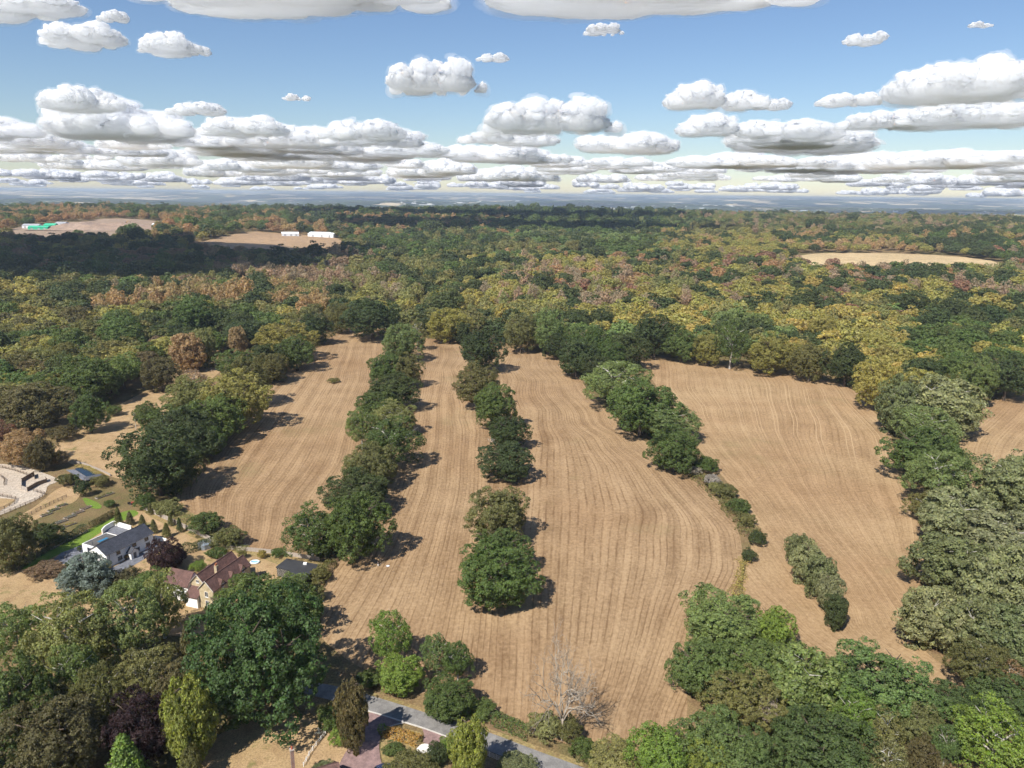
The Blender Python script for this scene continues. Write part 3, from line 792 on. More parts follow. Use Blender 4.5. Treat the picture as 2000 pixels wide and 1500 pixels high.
 ((145, 767, 203, 844), 'oak', 'green', 'single green tree standing in the clearing', GB),
 ((264, 787, 308, 836), 'oak', 'green', 'small dark tree by the bare birch trunk in the clearing', GB),
 ((302, 788, 418, 860), 'oak', 'green', 'dark green tree joining the big field oak', GB),
 ((332, 828, 374, 872), 'round', 'yellow', 'small yellow tree behind the big oak by the garden', GB),
 ((348, 836, 424, 900), 'oak', 'dark', 'dark tree at the shaded side of the big oak by the garden', GB),
 ((236, 836, 384, 968), 'oak', 'dark', 'big dark oak with bare white branches between garden and field', GB),
 ((322, 915, 372, 962), 'round', 'olive', 'yellow-green low tree under the big oak by the garden', GB),
 ((4, 840, 84, 910), 'round', 'tan', 'tan autumn tree beside the horse yard', GB),
 ((-35, 822, 18, 876), 'round', 'red', 'reddish autumn tree at the left edge', GB),
 ((54, 852, 104, 920), 'oak', 'brownolive', 'dark round tree by the horse yard', GB),
 ((448, 698, 522, 792), 'oak', 'olive', 'olive tree on the field rim between dark and yellow-olive ones', GB),
 ((376, 772, 470, 862), 'oak', 'green', 'green tree at the foot of the yellow-olive one on the field rim', GB),
 ((545, 655, 612, 722), 'oak', 'green', 'green tree on the field rim below the yellow spreading one', GB),
 ((330, 738, 412, 822), 'oak', 'khaki', 'dull yellow tree behind the mixed green and yellow one', GB),
 ((500, 690, 560, 748), 'oak', 'olive', 'small olive tree on the field rim right of the dark one', GB),
 ((380, 830, 440, 890), 'oak', 'green', 'small green tree on the field rim above the big garden oak', GB),
 ((296, 800, 402, 892), 'oak', 'dark', 'dark tree filling the belt above the big garden oak', GB),
 # wood edge at the head of the fields
 ((672, 584, 782, 662), 'oak', 'dark', 'broad dark oak group at the head of the brown field', 'trees at the head of the fields'),
 ((640, 590, 690, 650), 'round', 'olive', 'yellowish dark tree behind the pole at the head of the brown field', 'trees at the head of the fields'),
 ((834, 602, 922, 668), 'round', 'yellow', 'bright yellow-green tree at the head of the narrow field strip', 'trees at the head of the fields'),
 ((884, 628, 920, 672), 'oak', 'dark', 'small dark tree beside the bright yellow-green one', 'trees at the head of the fields'),
 ((985, 612, 1050, 688), 'oak', 'olive', 'olive tree at the far edge between middle row and right hedgerow', 'trees at the head of the fields'),
 ((1040, 606, 1105, 690), 'oak', 'ash', 'light green oak at the far edge left of the right hedgerow', 'trees at the head of the fields'),
 ((1062, 650, 1112, 702), 'round', 'dark', 'dark round tree in front of the light green oak at the far edge', 'trees at the head of the fields'),
 ((1236, 612, 1322, 698), 'oak', 'dark', 'tall dark oak at the far corner of the pale field', 'trees at the head of the fields'),
 ((1298, 642, 1366, 706), 'oak', 'green', 'green oak at the far edge of the pale field', 'trees at the head of the fields'),
 ((1356, 648, 1412, 714), 'round', 'yellow', 'yellow tree left of the tall pine-like oak', 'trees at the head of the fields'),
 ((1394, 628, 1464, 718), 'ash', 'green', 'tall oak with a visible pale trunk at the far edge of the pale field', 'trees at the head of the fields'),
 ((1458, 652, 1552, 730), 'round', 'yellow', 'wide yellow tree at the far edge of the pale field', 'trees at the head of the fields'),
 ((1548, 672, 1618, 744), 'oak', 'olive', 'dull green tree at the far edge beside the darkest one', 'trees at the head of the fields'),
 ((1616, 668, 1692, 754), 'oak', 'dark', 'darkest round tree at the far edge of the pale field', 'trees at the head of the fields'),
 ((1672, 700, 1760, 800), 'round', 'gold', 'golden tree at the upper right corner of the pale field', 'trees at the head of the fields'),
 ((1812, 696, 1890, 760), 'oak', 'green', 'dark green tree behind the upper silver willow', 'trees at the head of the fields'),
 ((1868, 690, 1945, 795), 'oak', 'ash', 'light green and yellow tree at the corner field', 'trees at the head of the fields'),
 ((1926, 692, 2010, 780), 'oak', 'dark', 'dark tree at the far edge of the corner field', 'trees at the head of the fields'),
]
for row in HERO: hero(*row)

SHRUBS = [
 ((1357, 891, 1402, 925), 'green', 'rounded green bush below the nearest oak of the right hedgerow'),
 ((1347, 911, 1371, 931), 'grey', 'small bare grey bush in the right hedgerow'),
 ((1374, 926, 1406, 954), 'grey', 'larger bare grey bush in the right hedgerow'),
 ((1398, 944, 1437, 975), 'olive', 'olive bush below the bare grey bushes'),
 ((1423, 973, 1464, 1007), 'green', 'green bush halfway down the bushy strip'),
 ((1443, 1002, 1474, 1030), 'olive', 'olive bush above the round dark bush'),
 ((1463, 1036, 1496, 1067), 'dark', 'round dark bush at the lower end of the right hedgerow'),
 ((1450, 1072, 1477, 1100), 'dark', 'single small dark bush at the very end of the right hedgerow'),
 ((1383, 941, 1407, 962), 'khaki', 'low yellowish bush in the bushy strip'),
 ((698, 1308, 748, 1344), 'green', 'roadside bush next to the huge dark oak'),
 ((912, 1366, 970, 1408), 'green', 'roadside bush at the end of the roadside group'),
 ((1034, 1392, 1096, 1448), 'khaki', 'yellowish bush at the foot of the dead tree'),
 ((1088, 1400, 1136, 1452), 'olive', 'olive bush right of the dead tree trunk'),
 ((1116, 1442, 1164, 1486), 'green', 'green bush along the road right of the dead tree'),
 ((1145, 1446, 1240, 1516), 'khaki', 'wide yellowish bush at the bottom edge by the road'),
 ((976, 1470, 1046, 1520), 'sage', 'silver-grey bush at the bottom edge beside the road'),
 ((606, 1106, 642, 1140), 'olive', 'bramble bush at the corner of the black shed'),
 ((598, 1140, 634, 1178), 'olive', 'bramble bush below the black shed along the field'),
 ((600, 1170, 628, 1206), 'khaki', 'yellowish bramble at the field corner by the huge oak'),
 ((370, 1000, 432, 1046), 'green', 'bright green bush behind the long garden fence'),
 ((420, 1030, 478, 1074), 'olive', 'olive thicket between garden fence and brown field'),
 ((300, 975, 350, 1008), 'khaki', 'yellowish bush at the upper end of the garden fence'),
 ((264, 965, 300, 1000), 'green', 'green bush behind the clipped trees'),
 ((204, 792, 237, 814), 'green', 'low green bush in the clearing'),
 ((95, 830, 144, 862), 'brownolive', 'dark bush at the lower left of the clearing'),
 ((97, 880, 132, 914), 'brown', 'brownish bush beside the horse yard'),
 ((112, 925, 142, 952), 'olive', 'bush between horse yard and pond'),
 ((136, 926, 154, 946), 'green', 'small green bush by the pond deck'),
 ((148, 938, 176, 972), 'dark', 'dark bush beside the black pavilion'),
 ((180, 928, 214, 952), 'olive', 'yellow-green planting behind the black pavilion'),
 ((205, 976, 224, 992), 'green', 'green bush at the vegetable garden gate'),
 ((332, 1072, 362, 1100), 'dark', 'dark bush in the hedge between the two gardens'),
 ((373, 1095, 402, 1120), 'bright', 'bright green clipped bush beside the brick-roofed house'),
 ((404, 1068, 440, 1092), 'green', 'green bush behind the brick-roofed house'),
 ((504, 1074, 520, 1092), 'gold', 'yellow flowering shrub along the back fence'),
 ((530, 1070, 554, 1090), 'green', 'green shrub along the back fence near the black shed'),
 ((466, 1074, 482, 1092), 'olive', 'small shrub at the corner of the back fence'),
 ((175, 1102, 212, 1122), 'gold', 'yellow flowering shrub under the white gable'),
 ((130, 1092, 150, 1118), 'dark', 'dark green bush at the patio edge'),
 ((620, 1380, 666, 1430), 'green', 'green bush left of the drooping conifer'),
 ((645, 1420, 690, 1458), 'bright', 'light green bush at the foot of the drooping conifer'),
 ((858, 1440, 893, 1484), 'bright', 'smooth green bush beside the white gravel'),
 ((748, 1450, 786, 1476), 'green', 'small green bush in the flower bed by the drive'),
 ((755, 1468, 850, 1525), 'olive', 'spreading olive bush at the bottom edge beside the car'),
 ((832, 1452, 872, 1500), 'dark', 'dark bush between gravel and golden-green cypress'),
 ((614, 1486, 650, 1512), 'sage', 'grey-green bush at the bottom edge by the white fence'),
 ((640, 738, 662, 748), 'olive', 'tuft of weeds alone in the brown field'),
 ((60, 1095, 120, 1122), 'brown', 'dry flower bed bush by the patio'),
]
for b, tn, lb in SHRUBS: hero(b, 'shrub', tn, lb)
# belt of young poplars in the pale field
for b, tn, lb in [((1536, 1042, 1582, 1106), 'sage', 'topmost young poplar of the leafy belt in the pale field'), ((1546, 1060, 1612, 1140), 'silver', 'second young poplar of the leafy belt in the pale field'),
                  ((1572, 1084, 1634, 1170), 'sage', 'middle young poplar of the leafy belt in the pale field'), ((1598, 1120, 1646, 1196), 'silver', 'fourth young poplar of the leafy belt in the pale field'),
                  ((1612, 1160, 1654, 1228), 'dark', 'dark lowest poplar at the tip of the leafy belt in the pale field')]:
    hero(b, 'column', tn, lb, 'young poplars in the pale field', name='poplar_tree')
# clipped trees behind the white house
for b, tn, lb in [((221, 992, 239, 1022), 'olive', 'clipped tree nearest the green lawn behind the white house'), ((244, 1000, 262, 1022), 'brownolive', 'second clipped tree behind the white house, browner'),
                  ((269, 1006, 286, 1028), 'olive', 'third clipped tree behind the white house'), ((292, 1015, 308, 1038), 'olive', 'fourth clipped tree, right behind the slate roof end'),
                  ((315, 1022, 334, 1046), 'olive', 'clipped tree standing alone in front of the garden fence'), ((343, 1012, 357, 1036), 'dark', 'dark slim clipped tree at the long garden fence'),
                  ((326, 1004, 339, 1024), 'olive', 'small clipped tree behind the garden fence'), ((287, 983, 299, 1002), 'olive', 'farthest clipped tree at the upper fence end')]:
    hero(b, 'topiary', tn, lb, 'clipped trees around the back lawn')

# dead tree by the road
dead = empty('dead_tree', at(1098, 1446), 0.4); tag(dead, 'bare white dead tree standing at the roadside hedge', 'tree')
d_o = link('branches', bare_branches('branches', 5, plain('grey_dead_wood', (.34, .29, .235), .9, .25, 5), 7, .6, .022, .31, 8, .68), dead); d_o.scale = (11, 11, 22)
birch_pole = empty('dead_birch', at(266, 840), 0); tag(birch_pole, 'single bare white birch trunk in the clearing', 'tree')
o = link('branches', bare_branches('branches', 9, BIRCH_BARK, 2, .3, .05, .3, 4), birch_pole); o.scale = (2.0, 2.0, 13)
# bare boughs that show through some crowns
for (px, py, z, s, par) in [(312, 905, 9.5, 5.5, 'big dark oak with bare white branches between garden and field'), (1196, 742, 9, 6, 'grey-green oak with bare white branches in the right hedgerow'),
                            (1815, 872, 10, 6, 'dark green oak with bare branches bulging into the pale field'), (1850, 915, 6, 6, 'thin oak with a white trunk below the dark green one on the right'),
                            (958, 864, 6, 3.5, 'smaller dark oak with one dead branch in the middle row'), (768, 870, 7, 5, 'open-crowned tree with pale branches on the shaded side of the left hedgerow')]:
    host = next(q for q in col.objects if q.get('label') == par)
    b = link('bare_bough', bare_branches('bare_bough', int(px), PALE_BARK, 3, .5, .035, .4, 4), host)
    p = at(px, py, z); b.matrix_parent_inverse = Matrix.Identity(4)
    b.location = Matrix.Rotation(-host.rotation_euler.z, 4, 'Z') @ (p - host.location) - Vector((0, 0, s * .25)); b.scale = (s, s, s)

# ------------------------------------------------------------------ hedges
def hedge(name, px, w, h, tint, label, dens=24.0, leaf=.125, seed=0, z0=0.0, closed=False, wob=.25, cat='hedge'):
    r = np.random.default_rng(seed + 500)
    L = [np.array(at(*p)[:2]) for p in px]
    o0 = L[0].copy(); P, N = [], []
    for i in range(len(L) - 1):
        a, b = L[i], L[i + 1]; d = b - a; ln = np.linalg.norm(d)
        if ln < 1e-3: continue
        d = d / ln; nn = np.array([-d[1], d[0]])
        k = int(ln * (2 * h + w) * dens) + 4
        s = r.uniform(-.2, ln + .2, k); q = r.uniform(0, 2 * h + w, k)
        hw = w / 2 * (1 + wob * (hnoise(s + a[0], s * .3 + a[1], 1.7, seed) * 2 - 1)); hh = h * (1 + wob * (hnoise(s + a[0], s * .2 + a[1], 2.3, seed + 3) * 2 - 1))
        side = q < h; side2 = q > h + w
        off = np.where(side, -hw, np.where(side2, hw, (q - h) / w * 2 * hw - hw)); z = np.where(side, q / h * hh, np.where(side2, (q - h - w) / h * hh, hh))
        off *= 1 - .25 * (z / h) ** 3
        n3 = np.where(side[:, None], np.r_[-nn, .35], np.where(side2[:, None], np.r_[nn, .35], np.r_[0, 0, 1.0]))
        xy = a + d * s[:, None] + nn * off[:, None] - o0
        P.append(np.column_stack([xy, z + z0]) + r.normal(size=(k, 3)) * .09); N.append(n3)
    P = np.concatenate(P); N = np.concatenate(N)
    me = leaf_mesh(name, P, N, leaf * r.uniform(.7, 1.4, len(P)), 1.0, .5, r)
    o = link(name, me); o.location = (o0[0], o0[1], 0); t = TINT[tint] if isinstance(tint, str) else tint
    o['tint'] = list(t); tag(o, label, cat); return o
hedge('hedge', [(8, 1128), (80, 1082), (168, 1038)], 2.6, 2.8, 'dark', 'tall dark hedge along the green lawn, lower part', seed=1)
hedge('hedge', [(178, 1032), (224, 1006)], 1.6, 2.4, 'brownolive', 'clipped brownish hedge along the green lawn, upper part', seed=2, wob=.08, leaf=.13, dens=30)
hedge('hedge', [(752, 1434), (786, 1440), (818, 1452)], 2.6, 1.5, (.30, .185, .045), 'orange and yellow hedge beside the block-paved drive', seed=3, dens=30)
hedge('hedge', [(744, 1424), (752, 1434)], 1.8, 1.5, 'bright', 'short green end of the orange hedge', seed=4, dens=30)
hedge('hedge', [(966, 1408), (1000, 1424), (1034, 1440)], 3.0, 2.2, 'green', 'green roadside hedge left of the dead tree', seed=5)
hedge('hedge', [(1130, 1478), (1200, 1500), (1290, 1520)], 3.0, 2.2, 'olive', 'roadside hedge at the bottom edge right of the dead tree', seed=6)
hedge('hedge', [(322, 1100), (345, 1085), (400, 1070), (430, 1062)], 2.5, 3.0, 'dark', 'dark hedge between the two gardens', seed=7)
hedge('hedge', [(596, 1196), (612, 1160), (632, 1128), (648, 1100)], 3.0, 2.0, 'olive', 'bramble hedge along the field behind the black shed', seed=8, wob=.5)
hedge('hedge', [(440, 1068), (470, 1074), (480, 1078)], 3.0, 1.6, 'khaki', 'low scrub where the long garden fence ends', seed=9, wob=.5)
hedge('hedge', [(300, 985), (345, 1008), (400, 1035), (440, 1058)], 5.0, 1.4, 'khaki', 'strip of tall dry scrub between garden fence and brown field', seed=10, wob=.6, dens=14, leaf=.15)
hedge('hedge', [(1345, 915), (1380, 950), (1420, 985), (1450, 1020), (1470, 1050)], 6.5, 1.9, 'olive', 'yellowish grass and bramble strip under the right hedgerow bushes', seed=11, wob=.6, dens=12, leaf=.16)
hedge('hedge', [(1452, 1090), (1446, 1130), (1435, 1165)], 4.0, .5, 'gold', 'strip of tall yellow grass between the two fields', seed=12, wob=.6, dens=14, leaf=.13)
hedge('hedge', [(620, 1400), (650, 1390), (668, 1380)], 2.5, 2.2, 'olive', 'yellowish garden hedge beside the white gate', seed=13)

for px, w, h, tn, lb, sd in [([(612, 1088), (680, 1060), (722, 990), (735, 930), (745, 870), (752, 810), (768, 750), (785, 700), (800, 662)], 7, 3.6, 'green', 'undergrowth of brambles and hazel under the left hedgerow trees', 51),
                             ([(1118, 705), (1160, 745), (1210, 795), (1260, 835), (1310, 870), (1345, 905)], 7, 3.2, 'green', 'undergrowth under the right hedgerow trees', 52),
                             ([(630, 665), (560, 712), (500, 765), (450, 820), (410, 860), (385, 905), (350, 950)], 8, 3.4, 'olive', 'undergrowth along the left rim of the brown field', 53),
                             ([(930, 705), (940, 745), (960, 800), (985, 850), (992, 905)], 5, 1.2, 'khaki', 'low rough growth between the upper oaks of the middle row', 54)]:
    hedge('undergrowth', px, w, h, tn, lb, dens=5.5, leaf=.3, seed=sd, wob=.6, cat='undergrowth')
SRC = {}
def sources(key, meshes):
    if key not in SRC:
        SRC[key] = bpy.data.collections.new(key)
        for i, me in enumerate(meshes):
            o = bpy.data.objects.new('%s_%02d' % (key, i), me); SRC[key].objects.link(o)
    return SRC[key]
def scatter(name, P, R, V, gap, kind, tint, r, label, cat, meshes, _=None):
    n = len(P)
    me = bpy.data.meshes.new(name); me.vertices.add(n)
    Q = P.copy(); Q[:, 2] += V + gap
    me.vertices.foreach_set('co', Q.astype(np.float32).ravel())
    a = me.attributes.new('size', 'FLOAT_VECTOR', 'POINT'); a.data.foreach_set('vector', np.column_stack([R, R, V]).astype(np.float32).ravel())
    a = me.attributes.new('turn', 'FLOAT_VECTOR', 'POINT'); a.data.foreach_set('vector', np.column_stack([0 * R, 0 * R, r.uniform(0, 6.28, n)]).astype(np.float32).ravel())
    a = me.attributes.new('which', 'INT', 'POINT'); a.data.foreach_set('value', kind.astype(np.int32))
    a = me.attributes.new('tint', 'FLOAT_COLOR', 'POINT'); a.data.foreach_set('color', np.column_stack([tint, np.ones(n)]).astype(np.float32).ravel())
    o = link(name, me); tag(o, label, cat, kind='stuff')
    g = bpy.data.node_groups.new(name + '_nodes', 'GeometryNodeTree')
    g.interface.new_socket('Geometry', in_out='INPUT', socket_type='NodeSocketGeometry'); g.interface.new_socket('Geometry', in_out='OUTPUT', socket_type='NodeSocketGeometry')
    gi = g.nodes.new('NodeGroupInput'); go = g.nodes.new('NodeGroupOutput')
    ci = g.nodes.new('GeometryNodeCollectionInfo'); ci.inputs['Collection'].default_value = sources(name.split('_')[-1] + '_source', meshes); ci.inputs['Separate Children'].default_value = True; ci.inputs['Reset Children'].default_value = True
    ip = g.nodes.new('GeometryNodeInstanceOnPoints')
    def na(nm, ty):
        q = g.nodes.new('GeometryNodeInputNamedAttribute'); q.data_type = ty; q.inputs['Name'].default_value = nm
        return next(s for s in q.outputs if s.enabled)
    L = g.links.new
    L(gi.outputs[0], ip.inputs['Points']); L(ci.outputs[0], ip.inputs['Instance']); ip.inputs['Pick Instance'].default_value = True
    L(na('which', 'INT'), ip.inputs['Instance Index']); L(na('size', 'FLOAT_VECTOR'), ip.inputs['Scale']); L(na('turn', 'FLOAT_VECTOR'), ip.inputs['Rotation'])
    L(ip.outputs[0], go.inputs[0])
    md = o.modifiers.new('scatter', 'NODES'); md.node_group = g
# ------------------------------------------------------------------ clouds
def cloud_material():
    m, t, out = mat_new('cloud_white')
    b = t.new('ShaderNodeBsdfPrincipled'); b.inputs['Base Color'].default_value = (.93, .95, .99, 1); b.inputs['Roughness'].default_value = 1; b.inputs['Specular IOR Level'].default_value = 0
    b.inputs['Subsurface Weight'].default_value = 1.0; b.inputs['Subsurface Radius'].default_value = (1, 1, 1); b.inputs['Subsurface Scale'].default_value = 380
    tr = t.new('ShaderNodeBsdfTranslucent'); tr.inputs['Color'].default_value = (.93, .95, .99, 1)
    ms = t.new('ShaderNodeMixShader'); ms.inputs[0].default_value = .6
    t.l.new(b.outputs[0], ms.inputs[1]); t.l.new(tr.outputs[0], ms.inputs[2]); t.l.new(ms.outputs[0], out.inputs[0])
    return m
def vnoise3(P, seed):
    i = np.floor(P).astype(np.int64); f = P - i; f = f * f * (3 - 2 * f)
    def h(a, b, c):
        v = (a * 374761393 + b * 668265263 + c * 2147483647 + seed * 974711) & 0x7fffffff
        v = ((v ^ (v >> 13)) * 1274126177) & 0x7fffffff
        return ((v ^ (v >> 16)) & 0xffff) / 32767.5 - 1
    x, y, z = i.T; u, v, w = f.T
    L = lambda a, b, t: a + (b - a) * t
    return L(L(L(h(x, y, z), h(x + 1, y, z), u), L(h(x, y + 1, z), h(x + 1, y + 1, z), u), v), L(L(h(x, y, z + 1), h(x + 1, y, z + 1), u), L(h(x, y + 1, z + 1), h(x + 1, y + 1, z + 1), u), v), w)
def ico(sub):
    bm = bmesh.new(); bmesh.ops.create_icosphere(bm, subdivisions=sub, radius=1.0)
    V = np.array([v.co[:] for v in bm.verts]); F = np.array([[v.index for v in f.verts] for f in bm.faces]); bm.free(); return V, F
ICO = {1: ico(1), 2: ico(2), 3: ico(3)}
def cumulus(name, seed, heaps=5, tall=.55, flat=.0):
    """cauliflower cloud: heaps -> puffs -> puffs on puffs, cut off flat below; unit half width 1, base at z=0"""
    r = np.random.default_rng(seed); S = []
    for i in range(heaps):
        x = r.uniform(-.62, .62); y = r.uniform(-.5, .5); k = max(.16, (1 - abs(x)) * r.uniform(.3, .52)); S.append((x, y, k * .25, k, 3))
    lv1 = []
    for (x, y, z, k, _) in S:
        for _ in range(15):
            d = r.normal(size=3); d[2] = abs(d[2]) * tall * 1.7; d /= np.linalg.norm(d); k1 = k * r.uniform(.3, .55)
            lv1.append((x + d[0] * k, y + d[1] * k * .8, z + d[2] * k * (.6 + tall), k1, 2))
    for i in range(10):
        a = r.uniform(0, 6.28); q = r.uniform(.5, 1.05); lv1.append((math.cos(a) * q, math.sin(a) * q * .6, r.uniform(0, .05), r.uniform(.07, .16), 2))
    lv2 = []
    for (x, y, z, k, _) in lv1:
        for _ in range(5):
            d = r.normal(size=3); d[2] = abs(d[2]) * .9; d /= np.linalg.norm(d); lv2.append((x + d[0] * k * .95, y + d[1] * k * .95, z + d[2] * k * .95, k * r.uniform(.22, .46), 1 if k < .12 else 2))
    V, F = [], []; b = 0
    for (x, y, z, k, sub) in S + lv1 + lv2:
        iv, fi = ICO[sub]
        v = iv * (1 + .07 * np.sin(iv @ r.normal(size=(3, 3)) * 3 + r.uniform(0, 6, 3)).sum(1, keepdims=True))
        v = v * k * np.array([1, 1, .88]) + np.array([x, y, z])
        low = v[:, 2] < 0; v[low, 2] *= .12
        V.append(v); F.append(fi + b); b += len(v)
    tmp = bpy.data.objects.new('tmp', mesh_np('tmp', np.concatenate(V), np.concatenate(F))); col.objects.link(tmp)
    md = tmp.modifiers.new('m', 'REMESH'); md.mode = 'VOXEL'; md.voxel_size = .018
    dg = bpy.context.evaluated_depsgraph_get(); me = bpy.data.meshes.new_from_object(tmp.evaluated_get(dg))
    bpy.data.objects.remove(tmp)
    bm = bmesh.new(); bm.from_mesh(me)
    for _ in range(7): bmesh.ops.smooth_vert(bm, verts=bm.verts, factor=.6, use_axis_x=True, use_axis_y=True, use_axis_z=True)
    bm.to_mesh(me); bm.free(); me.update()
    me.name = name; n = len(me.vertices)
    P = np.zeros(n * 3); me.vertices.foreach_get('co', P); P = P.reshape(-1, 3); N = np.zeros(n * 3, np.float32); me.vertices.foreach_get('normal', N); N = N.reshape(-1, 3)
    k = np.clip(P[:, 2] / .12, .25, 1)
    dsp = .07 * np.abs(vnoise3(P * 5, seed)) + .05 * np.abs(vnoise3(P * 11 + 5, seed + 1)) + .05 * np.abs(vnoise3(P * 23 + 9, seed + 2)) + .036 * np.abs(vnoise3(P * 48 + 3, seed + 3))
    P = P + N * (dsp * k)[:, None]
    me.vertices.foreach_set('co', P.astype(np.float32).ravel())
    for p in me.polygons: p.use_smooth = True
    # thin vapour round the body, so that its rim is soft
    F4 = np.array([list(p.vertices) for p in me.polygons if len(p.vertices) == 4])
    w = .02 + .07 * np.abs(vnoise3(P * 3.3 + 7, seed + 60)) + .03 * np.abs(vnoise3(P * 9 + 2, seed + 61))
    H = P + N * w[:, None]
    me2 = mesh_np(name, np.concatenate([P, H]), np.concatenate([F4, F4 + n]), CLOUD_MAT, True)
    me2.materials.append(WISP_MAT); me2.polygons.foreach_set('material_index', np.concatenate([np.zeros(len(F4), np.int32), np.ones(len(F4), np.int32)])); me2.update()
    bpy.data.meshes.remove(me)
    return me2
def unit_rows(v): return v / np.maximum(np.linalg.norm(v, axis=1, keepdims=True), 1e-9)
def wisp_material():
    m, t, out = mat_new('cloud_vapour')
    v = t.new('ShaderNodeVolumePrincipled'); v.inputs['Color'].default_value = (1, 1, 1, 1); v.inputs['Density'].default_value = .0022; v.inputs['Anisotropy'].default_value = .0
    t.l.new(v.outputs[0], out.inputs['Volume'])
    return m
CLOUD_MAT = cloud_material(); WISP_MAT = wisp_material()
CUM = [cumulus('cloud', 900 + i, [4, 6, 8, 5, 7, 9][i], [.8, .5, .4, .65, .45, .35][i]) for i in range(6)]
BASE = 1150.0
def cloud_at(px, py_base, w_px, k, label, zs=1.0, ys=1.0, base=BASE, rz=0.0):
    """cloud whose flat base is seen at this height in the sky, w_px wide"""
    d = ray(px, py_base); t = (base - CAM_H) / d[2]
    hw = w_px / 2 / FPX * t * (.85 if py_base > 225 else 1.0); zs = zs * (.72 if py_base > 225 else .9)
    o = link('cloud', CUM[k % 6]); o.location = (d[0] * t, d[1] * t, base); o.scale = (hw, hw * ys, hw * zs); o.rotation_euler = (0, 0, rz)
    tag(o, label, 'cloud'); return o
for a in [(855, 178, 200, 0, 'single heaped cumulus alone in the blue sky left of centre', 1.05), (1395, 208, 220, 3, 'broad cumulus in the blue sky right of centre', .85),
          (1505, 212, 90, 1, 'small cloud trailing at the right of the broad cumulus', .9), (1690, 84, 80, 1, 'small ragged cloud high on the right', 1.0, 1.4), (1915, 52, 48, 3, 'tiny wisp high at the right corner', .8),
          (1655, 205, 120, 4, 'flat small cumulus between the broad one and the right bank', .7), (1890, 188, 300, 5, 'long cumulus at the right edge', .85), (340, 104, 140, 2, 'small broken cloud high on the left', .8),
          (170, 88, 180, 4, 'drifting cloud high on the left, below the large one', .8), (222, 40, 70, 1, 'small upright cloud at the upper left', 1.1), (1180, 66, 80, 0, 'small torn cloud below the large upper cloud', .8),
          (965, 118, 70, 1, 'small grey scrap of cloud beside the heaped cumulus', .8), (155, 212, 170, 5, 'cumulus with a knob above the left bank', .9), (385, 222, 130, 1, 'flat oval cloud above the left bank', .7), (580, 195, 60, 3, 'tiny cloud above the bank left of centre', .8),
          (570, 8, 640, 2, 'large grey-based cloud across the top, left of centre', .42, .55), (1240, 0, 700, 5, 'large grey-based cloud across the top, right of centre', .42, .5), (20, 30, 330, 4, 'large cloud in the upper left corner', .5, .6),
          (1080, 255, 330, 0, 'towering cumulus in the bank near the centre', .95), (1420, 262, 260, 3, 'tall white cumulus in the bank right of centre', .9), (710, 268, 230, 1, 'bright cumulus in the bank left of centre', .9), (480, 262, 220, 4, 'rounded cumulus in the left bank', .85), (1720, 250, 190, 0, 'white tower of cloud in the right bank', .9),
          (1870, 245, 330, 2, 'long low cloud in the right bank', .7)]:
    cloud_at(*a)
def cloud_bank():
    r = np.random.default_rng(77); n = 0; pts = []
    rad = 15500.0
    while rad < 100000:
        s = 1450 + rad * .036
        m = int(2 * .72 * rad / s)
        a = np.linspace(-.72, .72, m) + r.normal(size=m) * .4 * s / rad; q = rad + r.uniform(-.5, .5, m) * s
        pts.append(np.column_stack([q * np.sin(a), q * np.cos(a), BASE - q * q / 12.74e6])); rad += s * .85
    P = np.concatenate(pts)
    keep = hnoise(P[:, 0], P[:, 1], 5200, 8) + r.uniform(-.3, .3, len(P)) > .42 + .16 * sstep(26000, 60000, np.hypot(P[:, 0], P[:, 1]))
    P = P[keep]; n = len(P)
    R = r.uniform(800, 2100, n); V = R * r.uniform(.32, .56, n)
    q = np.hypot(P[:, 0], P[:, 1]); fl = sstep(24000, 45000, q); R = R * (1 - .1 * fl); V = V * (1 + .15 * fl)
    scatter('cloud_bank', P, R, V, -V, r.integers(0, 6, n), np.ones((n, 3)), r, 'bank of flat-based cumulus clouds low above the horizon', 'clouds', CUM, (.0, .0))
cloud_bank()
# ------------------------------------------------------------------ the woods
WOOD_EDGE = [(-800, 960), (-100, 900), (0, 862), (60, 850), (140, 815), (200, 785), (260, 752), (330, 725), (400, 700), (470, 690), (560, 668), (640, 648), (672, 642), (760, 650), (840, 660),
             (905, 660), (985, 674), (1060, 684), (1110, 690), (1200, 684), (1300, 690), (1400, 704), (1560, 724), (1660, 742), (1700, 770), (1760, 790), (1890, 778), (1960, 765), (2100, 758), (2900, 760)]
FAR_FIELDS = [
    ('field', [(345, 492), (400, 470), (490, 452), (560, 457), (655, 462), (680, 482), (650, 502), (480, 505)], (.36, .245, .15), 'ploughed brown field far off in front of the white barns'),
    ('field', [(1535, 522), (1556, 496), (1700, 494), (1860, 500), (1965, 514), (1960, 540), (1700, 535)], (.52, .39, .22), 'pale stubble field far off within the woods on the right'),
    ('field', [(500, 443), (560, 440), (640, 444), (640, 450), (520, 449)], (.40, .28, .17), 'narrow tan field far off behind the brown field'),
    ('spoil_ground', [(-10, 466), (30, 444), (70, 441), (125, 434), (170, 434), (190, 428), (240, 427), (300, 431), (345, 440), (300, 450), (310, 464), (240, 462), (220, 474), (150, 466), (120, 476), (60, 474)], (.33, .245, .18), 'bare spoil ground of the works yard far left'),
]
FARPOLY = []
for nm, px, c, lb in FAR_FIELDS:
    mt = ground_material(nm + '_soil', [c, tuple(k * .85 for k in c), tuple(k * .7 for k in c)], .05, detail_scale=.4)
    wp = [tuple(at(*p)[:2]) for p in px]; FARPOLY.append(wp)
    sheet(nm, None, mt, .9, 14.0, None, lb, 'field' if nm == 'field' else 'ground', 1, world=wp, drape=True)

